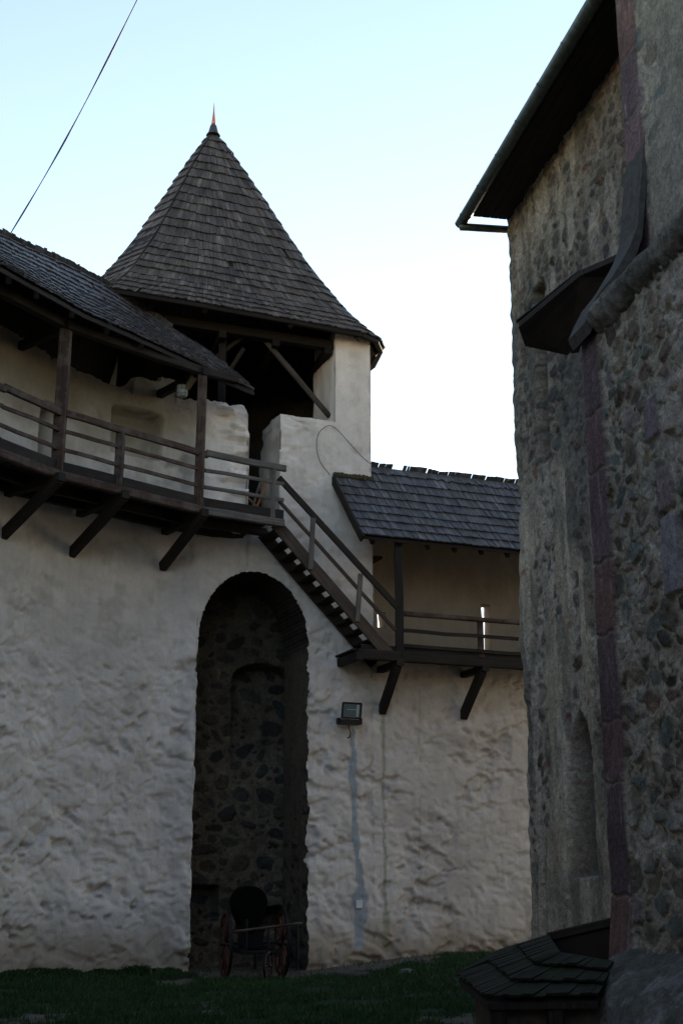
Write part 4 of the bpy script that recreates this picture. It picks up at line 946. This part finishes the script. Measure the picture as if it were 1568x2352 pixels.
# ------------------------------------------------------------------ floodlight, cable box, wires
fs, fz = hw1(807, 1632, .3); fc = w1(fs, .3, fz); tilt = radians(12)
t3 = Vector((T1[0], T1[1], 0)); n3 = Vector((N1[0], N1[1], 0)); nf = (n3*cos(tilt)-Zv*sin(tilt)).normalized(); uf = (Zv*cos(tilt)+n3*sin(tilt)).normalized()
fd = thing('floodlight', 'black square floodlight with glass front bolted to the white wall right of the arch', 'floodlight', w1(fs, 0, fz))
q = MB(); q.ring_sweep([[fc+t3*x*a+uf*y*a-nf*d for x, y in ((-.21, -.15), (.21, -.15), (.21, .15), (-.21, .15))] for a, d in ((.55, .2), (.9, .06), (1, 0))]); q.build('housing', M_iron, fd)
q = MB()
for a, b_ in (((-.2, -.15), (.2, -.15)), ((.2, -.15), (.2, .15)), ((.2, .15), (-.2, .15)), ((-.2, .15), (-.2, -.15))): q.beam(fc+t3*a[0]+uf*a[1]+nf*.01, fc+t3*b_[0]+uf*b_[1]+nf*.01, .03, .035, up=nf, jit=.001, n=1)
q.build('frame', M_iron, fd)
q = MB(); q.box(fc+nf*.006, .39, .29, .006, t3, uf, nf); q.build('glass', M_fglass, fd)
q = MB(); q.box(fc+uf*.02-nf*.0+nf*.011, .20, .012, .012, t3, uf, nf); q.box(fc+t3*.13+nf*.0105, .05, .24, .002, t3, uf, nf); q.build('lamp_tube', plain('pale_reflector', (.33, .37, .38), .3), fd)
q = MB(); bc = w1(fs, .17, fz-.22); q.box(bc, .46, .22, .09, t3, n3, Zv); q.box(w1(fs-.24, .2, fz-.2), .06, .12, .1, t3, n3, Zv); q.box(w1(fs+.23, .22, fz-.2), .03, .1, .12, t3, n3, Zv); q.build('bracket', M_iron, fd)
q = MB(); q.tube([w1(fs, .15, fz-.26), w1(fs+.01, .14, fz-.34), w1(fs+.06, .1, fz-.42), w1(fs+.06, .06, fz-.5), w1(fs+.02, .02, fz-.52)], .011, 6); q.build('cable', M_iron, fd)
js, jz_ = hw1(825, 2077, .05); jb = thing('junction_box', 'small square white electric box low on the white wall, on a grey mortar strip', 'junction box', w1(js, .03, jz_))
hbx = float(plaster_h(np.array(js), np.array(jz_)))*.6
q = MB(); q.ring_sweep([[w1(js, hbx+.01+d, jz_)+t3*x*a+Zv*y*a for x, y in ((-.065, -.075), (.065, -.075), (.065, .075), (-.065, .075))] for a, d in ((1, 0), (1, .035), (.93, .045))]); q.build('box', M_white, jb)
q = MB(); q.lathe(w1(js+.01, hbx+.055, jz_+.03), [(.006, -.004), (.006, .004)], 8, n3); q.build('screw', M_iron, jb)
def curve_pts(p, n=8): return catmull(p, n)
q = MB(); q.tube(curve_pts([w1p(757, 1090, .05), w1p(735, 1060, .05), w1p(727, 1025, .06), w1p(732, 995, .07), w1p(753, 978, .1), w1p(772, 985, .1), w1p(800, 1015, .1), w1p(830, 1048, .12), w1p(855, 1068, .1), w1p(890, 1092, -.1)]), .008, 5)
tag(q.build('loop_wire', M_wire), 'thin loose wire looping over the white tower face above the lower roof', 'wire')
q = MB(); ca = on_z(25, 536, RZ+.02); cbp = on_y(330, -30, 17.0); n_ = 60; pts = []; rad = []
for k in range(n_+1):
    f = k/n_; p = ca.lerp(cbp, f); p.z -= .5*sin(pi*f)*.35; pts.append(p); rad.append(.0085+.008*abs(sin(f*9.5+.5))**2)
q.tube(pts, rad, 6); tag(q.build('overhead_cable', M_blue), 'thin blue twisted cable slanting across the sky from the left gallery roof', 'cable')

# ------------------------------------------------------------------ cart in the niche
ct = thing('hand_cart', 'old hand cart with red spoked wheels and round dark hood in the stone arch', 'cart', (-1.55, 24.6, 0))
ax = Vector((.97, .24, 0)).normalized(); fw = Vector((ax.y, -ax.x, 0)); GZ = -.12
wl = on_z(517, 2246, GZ); wr = wl+ax*1.02
wl = Vector((wl.x, wl.y, GZ)); R_ = .575
print('cart', wl, wr)
def wheel(name, c_, axd, R, parent, w=.05, nsp=12, r2=.05):
    axd = axd.normalized(); x = Vector((axd.y, -axd.x, 0)).normalized(); y = Zv
    q = MB(); n = 40
    def ring(r_, d): return [c_+x*cos(2*pi*k/n)*r_+y*sin(2*pi*k/n)*r_+axd*d for k in range(n)]
    rr = [ring(R-.065*R/.575, -w/2), ring(R, -w/2), ring(R, w/2), ring(R-.065*R/.575, w/2), ring(R-.065*R/.575, -w/2)]
    q.ring_sweep(rr, False); o = q.build('wheel', M_red, parent)
    q = MB(); q.ring_sweep([ring(R+.001, -w/2), ring(R+.010, -w/2), ring(R+.010, w/2), ring(R+.001, w/2)], False); q.build('tyre', M_iron, o)
    q = MB()
    for k in range(nsp):
        an = 2*pi*k/nsp; d = x*cos(an)+y*sin(an); q.log(c_+d*r2*.8, c_+d*(R-.05*R/.575), .017*R/.5+.004, .013*R/.5+.003, 6, 2)
    q.build('spokes', M_red, o)
    q = MB(); q.lathe(c_, [(r2*.6, -.11*R/.575), (r2, -.06*R/.575), (r2*1.15, 0), (r2, .06*R/.575), (r2*.6, .11*R/.575)], 14, axd); q.build('hub', M_iron, o)
for c_ in (wl+Zv*R_, wr+Zv*R_): wheel('wheel', c_, ax-fw*.02, R_, ct)
fwc = wl.lerp(wr, .62)+fw*.75; wheel('wheel', Vector((fwc.x, fwc.y, GZ+.24)), ax+fw*.55, .24, ct, .04, 8, .03)
mid = wl.lerp(wr, .5)+Zv*R_
beam_obj('axle', M_iron, ct, wl+Zv*R_, wr+Zv*R_, .05, .05)
for d in (.28, -.28): beam_obj('side_frame', M_iron, ct, mid+ax*d+fw*.75-Zv*.12, mid+ax*d-fw*1.0-Zv*.12, .06, .09)
for d in (.7, 0, -.8): beam_obj('cross_frame', M_iron, ct, mid-ax*.33+fw*d-Zv*.12, mid+ax*.33+fw*d-Zv*.12, .06, .06)
q = MB(); q.log(on_y(536, 2140, 23.7), on_y(694, 2120, 24.1), .026, .022, 8); q.build('draw_bar', M_wood, ct)
# hood: dark upright half-cylinder shell, open underneath, and pump box
hc_ = mid-ax*.08-fw*.2+Zv*.68; q = MB()
rings = []
for d in np.linspace(-.42, .36, 5):
    rings.append([hc_+fw*d+ax*cos(a)*(.285 if sin(a) > 0 else .285*(1-.35*abs(sin(a))))+Zv*sin(a)*(.30 if sin(a) > 0 else .52) for a in np.linspace(0, 2*pi, 25)[:-1]])
q.ring_sweep(rings, True, smooth=True); q.build('hood', plain('sooty_iron_sheet', (.003, .003, .003), .9, 0, .05), ct)
q = MB(); q.ring_sweep([[mid-ax*.05-fw*.1+ax*x*a+fw*y*a+Zv*z for x, y in ((-.24, -.3), (.24, -.3), (.24, .3), (-.24, .3))] for a, z in ((.75, -.08), (.85, .2), (1, .3))]); q.build('pump_box', M_iron, ct)
for d in (-.2, .2): beam_obj('upright', M_iron, ct, mid+ax*d+fw*.3-Zv*.12, mid+ax*d+fw*.3+Zv*.42, .035, .035)
q = MB(); q.log(fwc+Zv*.36+Vector((0, 0, 0)), mid+fw*.7-Zv*.1, .02, .02, 6); q.log(Vector((fwc.x, fwc.y, GZ+.24)), Vector((fwc.x, fwc.y, GZ+.47)), .022, .022, 6); q.build('fork', M_iron, ct)
# bench-like stand at right of the cart
bn = thing('trestle_stand', 'dark low iron-legged stand leaning against the right jamb inside the arch', 'stand', w1(n1_-.5, -.3, 0))
b0 = w1p(682, 2180, .0); b0.z = -.1
q = MB(); q.beam(b0, b0+Zv*.85, .07, .05, up=(1, 0, 0)); q.build('leg', M_iron, bn)
q = MB(); q.beam(b0+Zv*.84, b0-ax*.75+Zv*.86-fw*.3, .05, .06); q.build('top_bar', M_iron, bn)
q = MB(); q.beam(b0-ax*.75-fw*.3, b0-ax*.75-fw*.3+Zv*.86, .07, .05, up=(1, 0, 0)); q.build('leg', M_iron, bn)

# ------------------------------------------------------------------ ground, grass, manhole
def gz(x, y): return -.12+.26*float(sst(-1.0, 2.2, np.array(x)))*float(sst(16, 25, np.array(y)))+.10*float(sst(-3.2, -6, np.array(x)))+.05*noise.noise((x*.35, y*.35, 0))+.015*noise.noise((x*1.7, y*1.7, 4))
gx = np.unique(np.concatenate([np.linspace(-600, -12, 12), np.arange(-12, 10, .15), np.linspace(10, 600, 12)])); gy = np.unique(np.concatenate([np.linspace(-300, 4, 10), np.arange(4, 30, .15), np.linspace(30, 900, 14)]))
GP = np.array([[(x, y, gz(x, y)) for x in gx] for y in gy])
gm_, nt, b = mat('yard_ground'); geo = nt.nodes.new('ShaderNodeTexCoord').outputs['Object']; at = nt.nodes.new('ShaderNodeVertexColor'); at.layer_name = 'Col'
n1 = noise_t(nt, geo, 3.5, 6, .7); n2 = noise_t(nt, geo, 40, 4, .7)
c = mixc(nt, 1., at.outputs[0], ramp(nt, n1, [(.3, (.6,)*3), (.7, (1.3,)*3)]), 'MULTIPLY'); c = mixc(nt, 1., c, ramp(nt, n2, [(.3, (.6,)*3), (.7, (1.25,)*3)]), 'MULTIPLY')
nt.links.new(c, b.inputs['Base Color']); b.inputs['Roughness'].default_value = .95; bump(nt, b, n2, .6, .02)
def dirt(x, y):
    a, b_, c_ = (x-Q1[0])*T1[0]+(y-Q1[1])*T1[1], (x-Q1[0])*N1[0]+(y-Q1[1])*N1[1], 0
    e = .25*noise.noise((x*.9, y*.9, 7))+.12*noise.noise((x*3, y*3, 2))
    v = 1.0 if (-4.1 < a+e*.4 < .9 and b_+e < 2.0-.45*max(0, a-(-.8))) else 0.0
    if b_ < .25+e*.3 and a > -9: v = max(v, .8)
    if noise.noise((x*.9, y*.6, 11))+.4*noise.noise((x*4, y*4, 12)) > .36: v = max(v, .55)
    return v
GC = np.array([[(.012, .030, .010) if dirt(x, y) < .5 else (.11, .095, .078) for x in gx] for y in gy])
g = grid_obj('ground', GP, gm_, None, GC); g['kind'] = 'structure'
N = 90000; bx = rng.uniform(-6.5, 4.2, N); by = 14.0+rng.random(N)**.9*13.2; V = []; F = []; GCOL = []
k = 0
bl = []
for x, y in zip(bx, by):
    if abs(x)/y > .34: continue
    if dirt(x, y) > .4 and random.random() > .035: continue
    clump = noise.noise((x*1.3, y*1.3, 9)); 
    if clump < -.38: continue
    z = gz(x, y); h = random.uniform(.035, .085)*(1+.8*max(0, clump)); 
    # taller tufts along the left wall foot
    if x < -2.7:
        a = (x+2.8)/(-3.2); 
    an = random.random()*6.28; w = random.uniform(.006, .012); lx = random.gauss(0, .35)*h; ly = random.gauss(0, .35)*h
    V += [(x-cos(an)*w, y-sin(an)*w, z-.01), (x+cos(an)*w, y+sin(an)*w, z-.01), (x+lx*.4+cos(an)*w*.6, y+ly*.4, z+h*.6), (x+lx, y+ly, z+h)]; F += [(k, k+1, k+2), (k, k+2, k+3)]; k += 4
def on_wall_foot(s, o): p, n = plan(s); return p.x+n.x*o, p.y+n.y*o
for i in range(9000):
    s = random.uniform(-10.5, -4.1); o_ = abs(random.gauss(0, .22))+.02; t = noise.noise((s*1.9, 3, 0))
    if t < -.15 and random.random() < .7: continue
    x, y = on_wall_foot(s, o_); z = gz(x, y); h = random.uniform(.05, .15)*(.8+t*.9); an = random.random()*6.28; w = random.uniform(.01, .022); lx = random.gauss(0, .5)*h; ly = random.gauss(0, .5)*h
    V += [(x-cos(an)*w, y-sin(an)*w, z), (x+cos(an)*w, y+sin(an)*w, z), (x+lx*.5+cos(an)*w, y+ly*.5, z+h*.7), (x+lx, y+ly, z+h)]; F += [(k, k+1, k+2), (k, k+2, k+3)]; k += 4
me = bpy.data.meshes.new('grass'); me.from_pydata(V, [], F); me.update()
mg, nt, b = mat('grass_blade'); geo = nt.nodes.new('ShaderNodeTexCoord').outputs['Object']
gi = nt.nodes.new('ShaderNodeNewGeometry').outputs['Random Per Island']
c = mixc(nt, 1., ramp(nt, gi, [(0, (.012, .035, .010)), (.6, (.022, .060, .014)), (.94, (.035, .075, .018)), (1, (.12, .10, .05))]), ramp(nt, noise_t(nt, geo, 1.2, 4, .6), [(.3, (.6,)*3), (.7, (1.3,)*3)]), 'MULTIPLY')
nt.links.new(c, b.inputs['Base Color']); b.inputs['Roughness'].default_value = .7; me.materials.append(mg)
o = bpy.data.objects.new('grass', me); C.objects.link(o); o['label'] = 'dark green short grass of the castle yard'; o['category'] = 'grass'; o['kind'] = 'stuff'
mh = on_z(819, 2231, .0); q = MB(); q.lathe((mh.x, mh.y, gz(mh.x, mh.y)), [(.43, -.1), (.43, .035), (.40, .05), (.36, .045), (.05, .05)], 36)
tag(q.build('manhole_cover', plain('dark_concrete_lid', (.07, .062, .062), .85, 0, .2, .3, 12)), 'round dark manhole lid on the bare ground below the floodlight', 'manhole cover')
for i, (px, py, r_) in enumerate(((935, 2232, .14), (788, 2196, .10), (800, 2192, .07))):
    p = on_z(px, py, .08 if i else .06); q = MB(); bm_ = []
    rings = [[Vector((p.x, p.y, gz(p.x, p.y)))+Vector((cos(a)*r_*rr*(1+.25*noise.noise((a, i, z_))), sin(a)*r_*rr, z_)) for a in np.linspace(0, 2*pi, 9)[:-1]] for rr, z_ in ((.9, -.03), (1, .02), (.7, r_*.5), (.2, r_*.6))]
    q.ring_sweep(rings); tag(q.build('field_stone', plain('grey_stone', (.12, .115, .11), .9)), ['flat pale stone in the grass right of the manhole lid', 'larger dark stone at the wall foot left of the manhole lid', 'small dark stone at the wall foot beside a larger one'][i], 'stone')
